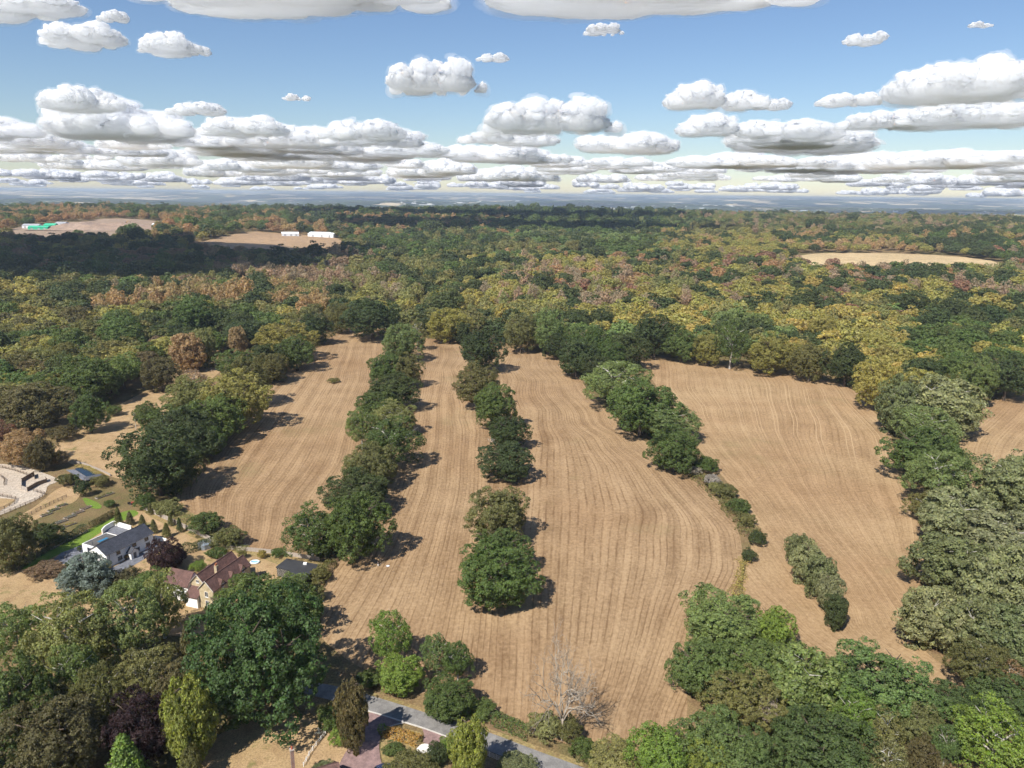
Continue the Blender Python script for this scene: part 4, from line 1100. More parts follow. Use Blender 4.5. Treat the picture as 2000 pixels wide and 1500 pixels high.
ZONES = [  # (max photo y of the foot, [(max x, palette)])
    (425, [(560, 'tan2 orange2 olive3 green3 dark2'), (1330, 'pine5 dark4 green2'), (3000, 'olive4 ash3 brown2 dark2 sage2 khaki2')]),
    (458, [(560, 'orange3 tan2 olive2 green2 dark1'), (1000, 'tan2 orange2 green3 dark3 olive2'), (1330, 'pine3 green4 dark3 sage2'), (3000, 'olive4 khaki3 pink2 dark2 ash2')]),
    (505, [(450, 'olive3 yellow2 dark3 brown2'), (700, 'orange2 dark3 green2 olive2'), (1000, 'green3 dark4 olive3 khaki2'), (1300, 'green4 ash3 dark3 sage2 olive2'), (1560, 'yellow6 olive2 tan2 dark1'), (3000, 'dark4 green2 yellow2 tan2')]),
    (565, [(420, 'dark4 olive3 brown2 green1'), (740, 'pink4 brown2 khaki3 olive2 dark1'), (1000, 'yellow3 dark3 olive3 khaki2 green1'), (1330, 'yellow3 pink2 dark2 orange2 khaki2'), (3000, 'red2 pink2 dark3 yellow4 orange1 green1 khaki2')]),
    (615, [(180, 'yellow3 olive3 dark3'), (720, 'pink4 khaki3 dark2 olive2 tan1'), (1100, 'khaki3 yellow3 pink3 dark2'), (1400, 'pink2 dark2 yellow4 khaki2 red1'), (3000, 'yellow6 gold2 dark3 red1 olive2 ash1 pink1')]),
    (9999, [(640, 'dark4 green4 olive3 yellow2 brownolive1'), (1120, 'yellow3 khaki3 dark2 olive2'), (1800, 'yellow7 gold3 khaki2 dark2 ash1'), (3000, 'dark4 green3 yellow2 olive2')]),
]
def palette(x, y):
    for my, zs in ZONES:
        if y <= my:
            for mx, p in zs:
                if x <= mx: return p
def make_woods():
    r = np.random.default_rng(42)
    pts = []; rad = 455.0
    while rad < 3700:
        s = 13.0 + .0052 * rad
        n = int(2 * math.radians(41) * rad / s)
        a = np.linspace(-math.radians(41), math.radians(41), n) + r.normal(size=n) * .28 * s / rad
        rr = rad + r.uniform(-.45, .45, n) * s
        pts.append(np.column_stack([rr * np.sin(a), rr * np.cos(a)])); rad += s * .92
    P = np.concatenate(pts); P = np.column_stack([P, gz(P[:, 0], P[:, 1])])
    px, py, dep = project(P)
    ex, ey = zip(*WOOD_EDGE)
    ok = (py < np.interp(px, ex, ey) - 1) & (px > -160) & (px < 2160)
    for wp in FARPOLY: ok &= ~inside(wp, P[:, 0], P[:, 1])
    # keep clear of the trees placed by hand
    hp = np.array([(o.location.x, o.location.y, o.children[0].scale.x if o.children else 3) for o in col.objects if o.get('category') == 'tree'])
    hp = hp[np.hypot(hp[:, 0], hp[:, 1]) > 330]
    for x, y, R in hp: ok &= np.hypot(P[:, 0] - x, P[:, 1] - y) > R * .8
    P, px, py, dep = P[ok], px[ok], py[ok], dep[ok]
    n = len(P)
    cl = hnoise(P[:, 0], P[:, 1], 95, 3) * .6 + hnoise(P[:, 0], P[:, 1], 38, 9) * .4
    u = np.argsort(np.argsort(cl)) / n
    u = np.clip(u + r.normal(size=n) * .13, 0, .999)
    R = (6.6 + 5.6 * r.beta(1.6, 2.6, n)) * (1 + .00012 * (dep - 600))
    kind = np.zeros(n, int); tint = np.zeros((n, 3)); words = []
    birchy = {'pink', 'khaki', 'tan'}
    for i in range(n):
        pal = palette(px[i] + r.normal() * 26, py[i] - 9 * 800 / max(dep[i], 800) + r.normal() * 7)
        ent = [(w.rstrip('0123456789'), int(w[len(w.rstrip('0123456789')):])) for w in pal.split()]
        tot = sum(k for _, k in ent); a = u[i] * tot
        for w, k in ent:
            a -= k
            if a < 0: break
        if r.random() < .05: w = ent[r.integers(len(ent))][0]
        words.append(w)
        t = np.array(TINT[w]) * r.uniform(1.0, 1.3); t[0] *= r.uniform(.92, 1.1); tint[i] = t
        if w in birchy and r.random() < .75: kind[i] = 4 + r.integers(2); R[i] *= .72
        elif w == 'pine': kind[i] = 6; R[i] *= .6
        else:
            kind[i] = r.integers(4)
            if w in ('dark', 'green') and r.random() < .35: R[i] *= 1.35
    V = R * r.uniform(.62, .92, n); V[kind >= 4] = R[kind >= 4] * r.uniform(1.1, 1.6, (kind >= 4).sum()); V[kind == 6] = R[kind == 6] * r.uniform(1.1, 1.7, (kind == 6).sum())
    gap = V * .3
    # nearest ones singly
    order = np.argsort(-R / dep * (1 + .3 * (V / R)))
    vis = (px > -10) & (px < 2010)
    near = [i for i in order if vis[i] and dep[i] < 900][:150]
    anchors = [(30, 'the horse yard'), (160, 'the clearing'), (310, 'the dark olive round tree'), (390, 'the tan tall tree'), (470, 'the slim tan birch'), (550, 'the yellow field-rim tree'), (640, 'the pole'),
               (725, 'the broad dark oak group'), (800, 'the left hedgerow'), (880, 'the bright yellow tree'), (945, 'the middle row'), (1015, 'the olive tree'), (1075, 'the light green oak'), (1150, 'the right hedgerow'),
               (1280, 'the tall dark oak'), (1350, 'the green oak'), (1430, 'the pale-trunked oak'), (1505, 'the wide yellow tree'), (1583, 'the dull green tree'), (1655, 'the darkest round tree'), (1725, 'the golden corner tree'),
               (1850, 'the upper silver willow'), (1960, 'the corner field')]
    NTH = 'first second third fourth fifth sixth seventh eighth ninth tenth eleventh twelfth thirteenth fourteenth fifteenth sixteenth seventeenth eighteenth nineteenth twentieth'.split() + ['%dth' % q for q in range(21, 90)]
    count = {}
    word = {'dark': 'dark green', 'green': 'green', 'olive': 'olive green', 'brownolive': 'dark brownish', 'yellow': 'yellow', 'gold': 'golden', 'khaki': 'dull yellow-green', 'pink': 'pinkish half-bare',
            'tan': 'tan', 'ash': 'light green', 'red': 'reddish', 'brown': 'brown', 'orange': 'orange', 'sage': 'grey-green', 'pine': 'dark'}
    for i in sorted(near, key=lambda q: dep[q]):
        kd = 'woodbirch' if kind[i] >= 4 else 'wood'
        an = min(anchors, key=lambda q: abs(q[0] - px[i]))[1]; count[an] = count.get(an, 0) + 1
        lab = '%s tree in the wood behind %s, %s counting back' % (word.get(words[i], words[i]), an, NTH[count[an] - 1])
        plant(kd, Vector(P[i]), R[i], V[i], gap[i], tuple(tint[i]), lab, 'trees in the front rows of the wood')
    rest = np.ones(n, bool); rest[near] = False
    scatter('woodland', P[rest] , R[rest], V[rest], gap[rest], kind[rest], tint[rest], r, 'mixed green, yellow and brown woodland stretching away to the ridge', 'woodland', LOW)
    # tree-covered far country below the ridge
    m = 15000
    rr = np.sqrt(r.uniform(4300 ** 2, 17000 ** 2, m * 2)); aa = r.uniform(-.7, .7, m * 2)
    X = rr * np.sin(aa); Y = rr * np.cos(aa)
    k = hnoise(X, Y, 900, 21) * .5 + hnoise(X, Y, 330, 5) * .5 + r.normal(size=len(X)) * .05 > .5
    X, Y, rr = X[k], Y[k], rr[k]; nn = len(X)
    Q = np.column_stack([X, Y, gz(X, Y)]); R2 = r.uniform(25, 80, nn) * (rr / 9000) ** .6
    tt = np.array([TINT[['dark', 'green', 'olive', 'ash'][q]] for q in r.integers(0, 4, nn)])
    scatter('far_woodland', Q, R2, r.uniform(6, 11, nn), np.zeros(nn), r.integers(0, 4, nn), tt, r, 'far-off hedgerows and copses in the hazy plain', 'woodland', LOW)

def low_tree(name, seed, kind):
    if kind == 'pine': return conifer_crown(name, seed, 10, 7, .14, dense=3, ragged=.3)
    if kind == 'birch': return crown(name, seed, 20, 8, 7, .06, (.2, .32), (.1, .17), low=-.7, gaps=.04, core=90, jit=.35)
    return crown(name, seed, 24, 9, 8, .07, (.28, .4), (.1, .17), low=-.4, core=140, jit=.32)
LOW = [low_tree('wood_crown', 300 + i, k) for i, k in enumerate(['oak', 'oak', 'oak', 'oak', 'birch', 'birch', 'pine'])]
make_woods()

def shade_cloud(px, py, w, d, k, label, h=1000.0):
    """cumulus behind or above the camera, hung where its shadow falls on the given spot"""
    g = at(px, py); t = (h - g.z) / -LDIR[2]
    o = link('cloud', CUM[k]); o.location = (g.x - LDIR[0] * t, g.y - LDIR[1] * t, h); o.scale = (w, d, min(w, d) * .6); tag(o, label, 'cloud')
shade_cloud(110, 512, 480, 330, 2, 'cumulus overhead that shades the woods on the far left')
shade_cloud(470, 490, 300, 150, 4, 'smaller cumulus overhead that shades the ploughed brown field')
shade_cloud(1000, 450, 560, 200, 5, 'cumulus overhead that shades the wood below the ridge')
shade_cloud(950, 428, 800, 260, 2, 'large cumulus overhead that shades the far pine ridge', 1000)

def build_haze():
    m, t, out = mat_new('haze_air')
    v = t.new('ShaderNodeVolumePrincipled')
    v.inputs['Color'].default_value = (.66, .79, 1.0, 1); v.inputs['Density'].default_value = HAZE_DENSITY; v.inputs['Anisotropy'].default_value = .2
    t.l.new(v.outputs[0], out.inputs['Volume'])
    o = MB().box(-47500, 47500, -47500, 47500, -150, 155).build('haze', m); tag(o, 'blue summer haze over the far country', 'haze', kind='stuff')
HAZE_DENSITY = 5.5e-5
build_haze()
# ------------------------------------------------------------------ roads, drives, yards
def brickish(name, c1, c2, mortar, w, h, rough=.75, bump=.4, off=.5, axes='xy', mort=.02):
    """coursed surface: slates, roof tiles, paving blocks too small to pick apart"""
    m, t, out = mat_new(name)
    b = t.new('ShaderNodeBsdfPrincipled'); t.l.new(b.outputs[0], out.inputs[0]); b.inputs['Roughness'].default_value = rough; b.inputs['Specular IOR Level'].default_value = .3
    co = t.new('ShaderNodeTexCoord').outputs['Object']; X, Y, Z = t.xyz(co)[:3]
    v = {'xy': t.comb(X, Y), 'yx': t.comb(Y, X), 'xz': t.comb(X, Z), 'yz': t.comb(Y, Z)}[axes]
    br = t.new('ShaderNodeTexBrick'); br.offset = off; t.l.new(v, br.inputs['Vector'])
    for k, q in (('Color1', list(c1) + [1]), ('Color2', list(c2) + [1]), ('Mortar', list(mortar) + [1]), ('Scale', 1.0), ('Brick Width', w), ('Row Height', h), ('Mortar Size', mort)): br.inputs[k].default_value = q
    c = t.vmath('SCALE', br.outputs['Color'], scale=t.ramp(t.noise(co, .8, 5, .65), .25, .75, .7, 1.3))
    t.l.new(c, b.inputs['Base Color'])
    bn = t.new('ShaderNodeBump'); bn.inputs['Strength'].default_value = bump; bn.inputs['Distance'].default_value = .03
    t.l.new(br.outputs['Fac'], bn.inputs['Height']); t.l.new(bn.outputs[0], b.inputs['Normal'])
    return m
ASPHALT = plain('worn_asphalt', (.225, .215, .205), .95, .2, .45, .25, .1, bscale=9, rgb2=(.17, .163, .158))
KERB = plain('pale_kerb', (.5, .47, .43), .85, .15, 1.0)
BLOCK = brickish('block_paving', (.30, .195, .18), (.26, .165, .155), (.2, .14, .13), .22, .11, .85, .2)
SLATEPAVE = brickish('slate_paving', (.17, .175, .2), (.145, .15, .17), (.11, .11, .12), .9, .6, .6, .2)
GRAVEL = plain('white_gravel', (.72, .69, .64), .95, .12, 2.5, .4)
UP = [(560, 1322), (645, 1338), (672, 1344), (750, 1366), (849, 1398), (914, 1418), (968, 1435), (1036, 1462), (1131, 1496), (1260, 1545)]
DN = [(1180, 1560), (1036, 1498), (944, 1463), (876, 1440), (784, 1407), (710, 1385), (640, 1366), (560, 1346)]
LEFT_UP = [(-80, 1286), (150, 1290), (350, 1298)]; LEFT_DN = [(350, 1316), (150, 1306), (-80, 1304)]
sheet('road', UP + DN, ASPHALT, .05, 1.5, label='grey country road crossing the bottom of the view', cat='road', smooth=1)
sheet('verge', [(640, 1330), (750, 1358), (849, 1390), (968, 1427), (1040, 1454), (1140, 1488), (1140, 1500), (1036, 1464), (968, 1437), (849, 1400), (750, 1368), (640, 1342)], ROUGH, .03, 1.2, label='dry grass verge along the far side of the road', cat='verge', smooth=1)
sheet('driveway', [(708, 1386), (790, 1411), (766, 1419), (746, 1428), (740, 1450), (742, 1480), (746, 1490), (748, 1540), (650, 1540), (660, 1496), (682, 1457), (704, 1440), (714, 1420)], BLOCK, .055, 1.0, label='pinkish block-paved driveway sweeping down from the road', cat='driveway', smooth=1)
sheet('driveway', [(824, 1422), (880, 1443), (862, 1452), (850, 1460), (826, 1450), (829, 1436)], BLOCK, .055, .7, label='short block-paved entrance beside the white gravel', cat='driveway', smooth=0)
sheet('gravel_patch', [(826, 1450), (850, 1458), (842, 1474), (808, 1468)], GRAVEL, .05, .8, label='patch of white gravel below the short entrance', cat='gravel', smooth=1)
sheet('bed_soil', [(746, 1430), (822, 1424), (826, 1450), (800, 1470), (760, 1500), (742, 1480)], ROUGH, .02, 1.0, label='island bed of dry grass between the two drives', cat='bed', smooth=1)
def strip(name, px, w, h, mat, label, cat):
    L = [at(*p) for p in px]; m = MB()
    for a, b in zip(L, L[1:]):
        d = (b - a); d.z = 0; d.normalize(); n = Vector((-d.y, d.x, 0)) * w / 2
        q = [a - n, b - n, b + n, a + n]; m.slab([(p.x - L[0].x, p.y - L[0].y, h) for p in q], h + .02)
    o = m.build(name, mat); o.location = (L[0].x, L[0].y, 0); tag(o, label, cat, kind='structure'); return o
strip('kerb', [(712, 1387), (750, 1398), (788, 1410)], .35, .12, KERB, 'pale kerb between road and driveway', 'kerb')
strip('kerb', [(790, 1411), (823, 1421), (878, 1441)], .35, .12, KERB, 'pale kerb along the island bed and short entrance', 'kerb')
strip('kerb', [(790, 1411), (768, 1417), (750, 1425)], .3, .12, KERB, 'curved pale edging of the island bed', 'kerb')
sheet('lawn', [(34, 1113), (102, 1071), (170, 1036), (224, 1008), (240, 999), (262, 995), (274, 1004), (250, 1014), (228, 1022), (190, 1044), (156, 1067), (119, 1080), (62, 1111)], LAWN, .03, 1.5, label='fresh green lawn strip behind the white house', cat='lawn', smooth=1)
sheet('patio', [(119, 1080), (156, 1066), (186, 1075), (180, 1092), (140, 1106), (102, 1096)], SLATEPAVE, .05, 1.0, label='slate patio at the end of the white house', cat='patio', smooth=0)
sheet('path', [(206, 1116), (222, 1126), (262, 1104), (318, 1070), (308, 1062)], SLATEPAVE, .05, 1.0, label='slate path along the front of the white house', cat='path', smooth=0)
sheet('courtyard', [(203, 1038), (223, 1025), (258, 1034), (240, 1048)], SLATEPAVE, .06, 1.0, label='small paved courtyard behind the white house', cat='patio', smooth=0)
sheet('horse_yard', [(-60, 905), (34, 907), (70, 918), (115, 935), (112, 942), (92, 948), (90, 962), (80, 972), (40, 990), (-40, 1022), (-60, 1000)], SAND, .03, 1.5, label='pale sand tracks of the horse yard', cat='yard', smooth=1)
sheet('paddock', [(-60, 972), (30, 974), (30, 980), (-10, 1004), (-60, 1008)], DRY, .06, 1.5, label='small grass pen inside the horse yard', cat='paddock', smooth=1)
sheet('green_patch', [(158, 968), (200, 985), (196, 996), (170, 990)], LAWN, .035, 1.2, label='small green patch beside the vegetable beds', cat='lawn', smooth=1)
WATER = plain('pond_water', (.012, .022, .03), .06, .2, .3, spec=.8)
sheet('pond', [(145, 916), (160, 912), (194, 928), (178, 937)], WATER, .06, 1.0, label='dark natural swimming pond beside the black pavilion', cat='pond', smooth=0)
sheet('deck', [(128, 918), (146, 917), (178, 938), (172, 944)], SLATEPAVE, .09, 1.0, label='grey deck along the swimming pond', cat='deck', smooth=0)
hedge('reeds', [(150, 909), (170, 914), (198, 928)], 2.2, .7, 'gold', 'yellow reeds along the swimming pond', seed=31, dens=20, cat='reeds')

# ------------------------------------------------------------------ buildings
WHITEWALL = plain('white_render', (.80, .79, .76), .9, .05, .7, .15)
WHITEPAINT = plain('white_paint', (.8, .8, .78), .6, .05, 2)
SLATE = brickish('slate_roof', (.062, .066, .082), (.048, .052, .066), (.03, .03, .036), .35, .28, .55, .35)
TILE = brickish('red_tile_roof', (.165, .09, .075), (.125, .068, .058), (.07, .04, .035), .22, .2, .8, .5)
TILE_Y = brickish('red_tile_wing', (.165, .09, .075), (.125, .068, .058), (.07, .04, .035), .22, .2, .8, .5, axes='yx')
STONE = brickish('stone_wall', (.52, .43, .28), (.45, .36, .22), (.36, .3, .2), .55, .28, .9, .4, axes='yz')
FELT = plain('dark_felt_roof', (.04, .041, .045), .8, .2, .5)
GREYROOF = plain('grey_membrane', (.105, .1, .095), .85, .12, .6)
BLACKWOOD = plain('black_boards', (.022, .022, .024), .7, .3, 2, stretch=(1, 1, 8))
PALEWALL = plain('pale_render', (.60, .57, .50), .9, .08, 1)
GREYWOOD = plain('weathered_wood', (.36, .31, .265), .9, .22, 2.5, .3, stretch=(1, 1, .4))
RAILWOOD = plain('brown_rail_wood', (.17, .125, .09), .9, .25, 3)
FRAME_GREY = plain('grey_frames', (.12, .12, .13), .5, .1)
LEAD = plain('pale_flashing', (.45, .43, .41), .6, .1)
def glass(name, c=(.02, .026, .034), rough=.05):
    return plain(name, c, rough, .25, 1.2, spec=.9)
GLASS = glass('window_glass'); BLUEGLASS = glass('rooflight_glass', (.03, .17, .30))
class Frame:
    def __init__(s, A, B, name):
        a = Vector((A.x, A.y, 0)); d = Vector((B.x - A.x, B.y - A.y, 0)); s.L = d.length; s.ang = math.atan2(d.y, d.x)
        s.o = empty(name, a, s.ang); s.inv = Matrix.Rotation(-s.ang, 4, 'Z') @ Matrix.Translation(-a)
    def loc(s, px, py, z): return s.inv @ at(px, py, z)
def window(par, ax, c, u, z, w, h, side, fm, lights=2, gm=None, name='window'):
    """frame with glazing bars; ax 'y': wall at y=c looking side (-1/+1), u along x; ax 'x': wall at x=c, u along y"""
    m = MB(); g = MB(); t = .07
    def bx(M_, u0, u1, z0, z1, d0, d1):
        lo, hi = sorted((c + side * d0, c + side * d1))
        if ax == 'y': M_.box(u0, u1, lo, hi, z0, z1)
        else: M_.box(lo, hi, u0, u1, z0, z1)
    bx(m, u - w / 2, u + w / 2, z, z + t, -.02, .07); bx(m, u - w / 2, u + w / 2, z + h - t, z + h, -.02, .06)
    for k in range(lights + 1):
        q = u - w / 2 + k * (w - t) / lights; bx(m, q, q + t, z + t, z + h - t, -.02, .055)
    bx(m, u - w / 2 - .08, u + w / 2 + .08, z - .08, z, -.02, .13)
    wn = m.build(name, fm, par); bx(g, u - w / 2 + .02, u + w / 2 - .02, z + .02, z + h - .02, -.01, .02); g.build('pane', gm or GLASS, wn); return wn
def gable_roof(par, x0, x1, y0, y1, e, r, mat, oh=.35, th=.2, name='roof', axis='x', hip=0.0):
    m = MB(); sl = (r - e) / ((y1 - y0) / 2); ym = (y0 + y1) / 2; dz = sl * oh
    if axis == 'x':
        m.slab([(x0 - oh, y0 - oh, e - dz), (x1 + oh, y0 - oh, e - dz), (x1 + oh, ym, r), (x0 - oh, ym, r)], th)
        m.slab([(x0 - oh, ym, r + .003), (x1 + oh, ym, r + .003), (x1 + oh, y1 + oh, e - dz), (x0 - oh, y1 + oh, e - dz)], th)
    else:
        sl = (r - e) / ((x1 - x0) / 2); xm = (x0 + x1) / 2; dz = sl * oh
        m.slab([(x0 - oh, y1 + oh, e - dz), (x0 - oh, y0 - oh, e - dz), (xm, y0 - oh, r), (xm, y1 + oh, r)], th)
        m.slab([(xm, y1 + oh, r + .003), (xm, y0 - oh, r + .003), (x1 + oh, y0 - oh, e - dz), (x1 + oh, y1 + oh, e - dz)], th)
    return m.build(name, mat, par)
def white_house():
    f = Frame(at(211, 1110), at(301, 1065), 'white_house'); o = f.o; L, Wd, e, r = f.L, 8.0, 4.6, 7.3
    tag(o, 'white rendered house with a dark slate roof and grey-framed windows', 'house')
    MB().prism([(0, 0), (Wd, 0), (Wd, e), (Wd / 2, r - .22), (0, e)], L, 'x').build('wall', WHITEWALL, o)
    rf = gable_roof(o, 0, L, 0, Wd, e + .18, r, SLATE, .3)
    MB().box(-.3, L + .3, Wd / 2 - .1, Wd / 2 + .1, r - .05, r + .09).build('ridge', FELT, rf)
    MB().box(-.25, L + .25, -.42, -.3, e - .12, e + .02).build('gutter', FRAME_GREY, o)
    MB().tube([(.9, -.12, 0), (.9, -.12, e - .1)], .07).build('downpipe', FRAME_GREY, o)
    for k in (.24, .58, .85): window(o, 'y', 0, L * k, 2.95, 1.5, 1.15, -1, FRAME_GREY)
    for k in (.26, .64, .87): window(o, 'y', 0, L * k, .85, 1.6, 1.3, -1, FRAME_GREY)
    window(o, 'x', 0, 4.0, 3.3, 2.0, .8, -1, FRAME_GREY, 3); window(o, 'x', 0, 5.8, .8, 1.3, 1.4, -1, FRAME_GREY); window(o, 'x', 0, 2.3, .8, 1.3, 1.4, -1, FRAME_GREY)
    # porch
    x0, x1 = L * .405, L * .405 + 2.9; pc = MB().prism([(x0, 0), (x1, 0), (x1, 2.3), ((x0 + x1) / 2, 3.55), (x0, 2.3)], 2.0, 'y', -2.0).build('porch', WHITEWALL, o)
    gable_roof(pc, x0, x1, -2.0, 0, 2.45, 3.8, SLATE, .22, .14, 'roof', 'y')
    dr = MB().box((x0 + x1) / 2 - .5, (x0 + x1) / 2 + .5, -2.07, -1.98, .05, 2.1).build('door', FRAME_GREY, pc); MB().box((x0 + x1) / 2 + .32, (x0 + x1) / 2 + .4, -2.13, -2.07, 1, 1.15).build('handle', LEAD, dr)
    # flat-roofed extension behind
    ex0, ex1, ey0, ey1 = 3.9, 13.2, Wd, 16.9
    ext = MB().box(ex0, ex1, ey0, ey1, 0, 3.1).build('extension', WHITEWALL, o)
    MB().box(ex0 + .25, ex1 - .25, ey0, ey1 - .25, 3.1, 3.18).build('flat_roof', GREYROOF, ext)
    tr = MB()
    for b in ((ex0, ex0 + .25, ey0, ey1), (ex1 - .25, ex1, ey0, ey1), (ex0 + .25, ex1 - .25, ey1 - .25, ey1)): tr.box(*b, 3.1, 3.34)
    tr.build('parapet', WHITEPAINT, ext)
    p = f.loc(201, 1055, 3.3); rl = MB().box(p.x - 1.9, p.x + 1.9, p.y - .75, p.y + .75, 3.18, 3.42).build('rooflight', FRAME_GREY, ext); MB().box(p.x - 1.75, p.x + 1.75, p.y - .6, p.y + .6, 3.42, 3.44).build('pane', BLUEGLASS, rl)
    p = f.loc(184, 1066, 3.2); MB().tube([(p.x, p.y + .8, 3.1), (p.x, p.y + .8, 4.7)], .12, 8).build('flue', FRAME_GREY, ext)
    window(ext, 'x', ex0, 12.2, .1, 4.6, 2.4, -1, FRAME_GREY, 4, name='sliding_door')
    window(ext, 'y', ey1, 8.0, .9, 2.2, 1.3, 1, FRAME_GREY, 3)
white_house()
def wall_run(name, px, h, th, mat, label, cat='wall', cap=None):
    L = [at(*p) for p in px]; m = MB(); c = MB(); o0 = L[0]
    for a, b in zip(L, L[1:]):
        d = (b - a); d.z = 0; n = Vector((-d.y, d.x, 0)).normalized() * th / 2
        m.slab([(p.x - o0.x, p.y - o0.y, h) for p in (a - n, b - n, b + n, a + n)], h + .05); n = n * 1.25
        c.slab([(p.x - o0.x, p.y - o0.y, h + .07) for p in (a - n, b - n, b + n, a + n)], .07)
    o = m.build(name, mat); o.location = (o0.x, o0.y, 0); tag(o, label, cat)
    if cap: c.build('coping', cap, o)
    return o
wall_run('garden_wall', [(200, 1043), (206, 1036), (223, 1026), (257, 1036)], 1.7, .35, WHITEWALL, 'white wall around the small courtyard behind the white house', cap=WHITEPAINT)
wall_run('garden_wall', [(303, 1053), (327, 1060), (316, 1068)], 1.3, .3, WHITEWALL, 'short white wall at the far end of the white house', cap=WHITEPAINT)
wall_run('retaining_wall', [(100, 1074), (130, 1058), (172, 1038)], .5, .4, GREYWOOD, 'low timber edging between lawn and tall dark hedge')

def stone_house():
    A = at(388.8, 1148.8, 6.2); B = A + Vector((math.cos(math.radians(71.8)), math.sin(math.radians(71.8)), 0)) * 16.6
    f = Frame(A, B, 'stone_house'); o = f.o; e, r, w = 6.2, 9.0, 4.9
    # local y runs to the left of the ridge direction: nearer range lies at negative y
    tag(o, 'yellow stone house with twin red-tiled ranges and a gabled left wing', 'house')
    MB().prism([(-w, 0), (0, 0), (0, e), (-w / 2, r - .2), (-w, e)], 16.6, 'x').build('wall', STONE, o)
    gable_roof(o, 0, 16.6, -w, 0, e + .15, r, TILE, .28)
    MB().prism([(.02, 0), (w, 0), (w, e), (w / 2, r - .2), (.02, e)], 15.2, 'x', 2.3).build('wall', STONE, o)
    gable_roof(o, 2.3, 17.5, .0, w, e + .152, r + .004, TILE, .28)
    MB().box(2.0, 17.6, -.16, .16, e - .05, e + .16).build('valley', LEAD, o)
    for (x0, x1, yy) in ((-.3, 16.9, -w / 2), (2.0, 17.8, w / 2)): MB().box(x0, x1, yy - .12, yy + .12, r - .04, r + .12).build('ridge', TILE, o)
    # white barge boards on the two gables
    for (x, y0) in ((-.32, -w), (1.98, 0.0)):
        m = MB()
        for s in (0, 1):
            ya, yb = (y0 - .3, y0 + w / 2) if s == 0 else (y0 + w + .3, y0 + w / 2)
            m.tube([(x, ya, e - .15), (x, yb, r - .02)], .09, 4)
        m.build('bargeboard', PALEWALL, o)
    window(o, 'x', 0, -w / 2, 3.8, 1.1, 1.7, -1, WHITEPAINT); window(o, 'x', 0, -w / 2, .9, 1.1, 1.7, -1, WHITEPAINT); window(o, 'x', 2.3, w / 2, 6.2, 1.0, 1.0, -1, WHITEPAINT)
    # gablets on the right slope
    for x in (4.0, 8.6, 13.2):
        g = MB().prism([(x - .9, 5.2), (x + .9, 5.2), (x + .9, 6.6), (x, 7.9), (x - .9, 6.6)], 2.0, 'y', -w - .1).build('dormer', STONE, o)
        gable_roof(g, x - .9, x + .9, -w - .1, -w + 1.75, 6.7, 8.0, TILE_Y, .15, .12, 'roof', 'y'); window(g, 'y', -w - .1, x, 5.4, .9, 1.1, -1, WHITEPAINT)
    for x in (9.5, 14.0):
        g = MB().prism([(x - .8, 5.6), (x + .8, 5.6), (x + .8, 6.5), (x, 7.5), (x - .8, 6.5)], 1.6, 'y', w - 1.4).build('dormer', STONE, o); gable_roof(g, x - .8, x + .8, w - 1.5, w + .2, 6.6, 7.6, TILE_Y, .15, .12, 'roof', 'y')
    ch = MB().box(7.2, 8.1, -.45, .45, 6, 9.6).build('chimney', STONE, o)
    POT = plain('terracotta', (.45, .17, .08), .8)
    for k in (7.42, 7.88): MB().tube([(k, 0, 9.6), (k, 0, 10.3)], [.2, .16], 8).build('chimney_pot', POT, ch)
    # left wing, ridge across
    wall = MB().prism([(.9, 0), (6.9, 0), (6.9, 5.2), (3.9, 8.3), (.9, 5.2)], 8.2, 'y', 5.0).build('wing', WHITEWALL, o)
    gable_roof(wall, .9, 6.9, 5.25, 13.2, 5.35, 8.5, TILE_Y, .3, .2, 'roof', 'y')
    for y in (7.0, 10.0): window(wall, 'x', .9, y, 3.4, 1.4, 1.2, -1, WHITEPAINT); window(wall, 'x', .9, y, .8, 1.5, 1.4, -1, WHITEPAINT)
    lt = MB().prism([(-.9, 0), (2.28, 0), (2.28, 4.2), (-.9, 3.2)], 4.2, 'y', .3).build('lean_to', WHITEWALL, o)
    MB().slab([(-1.2, .05, 3.35), (-1.2, 4.8, 3.35), (2.27, 4.8, 5.1), (2.27, .05, 5.1)], .18).build('roof', TILE_Y, lt)
    m = MB(); m.tube([(15.4, 3.6, 8.0), (15.4, 3.6, 8.6)], .08, 6)
    m.build('aerial', LEAD, o)
stone_house()

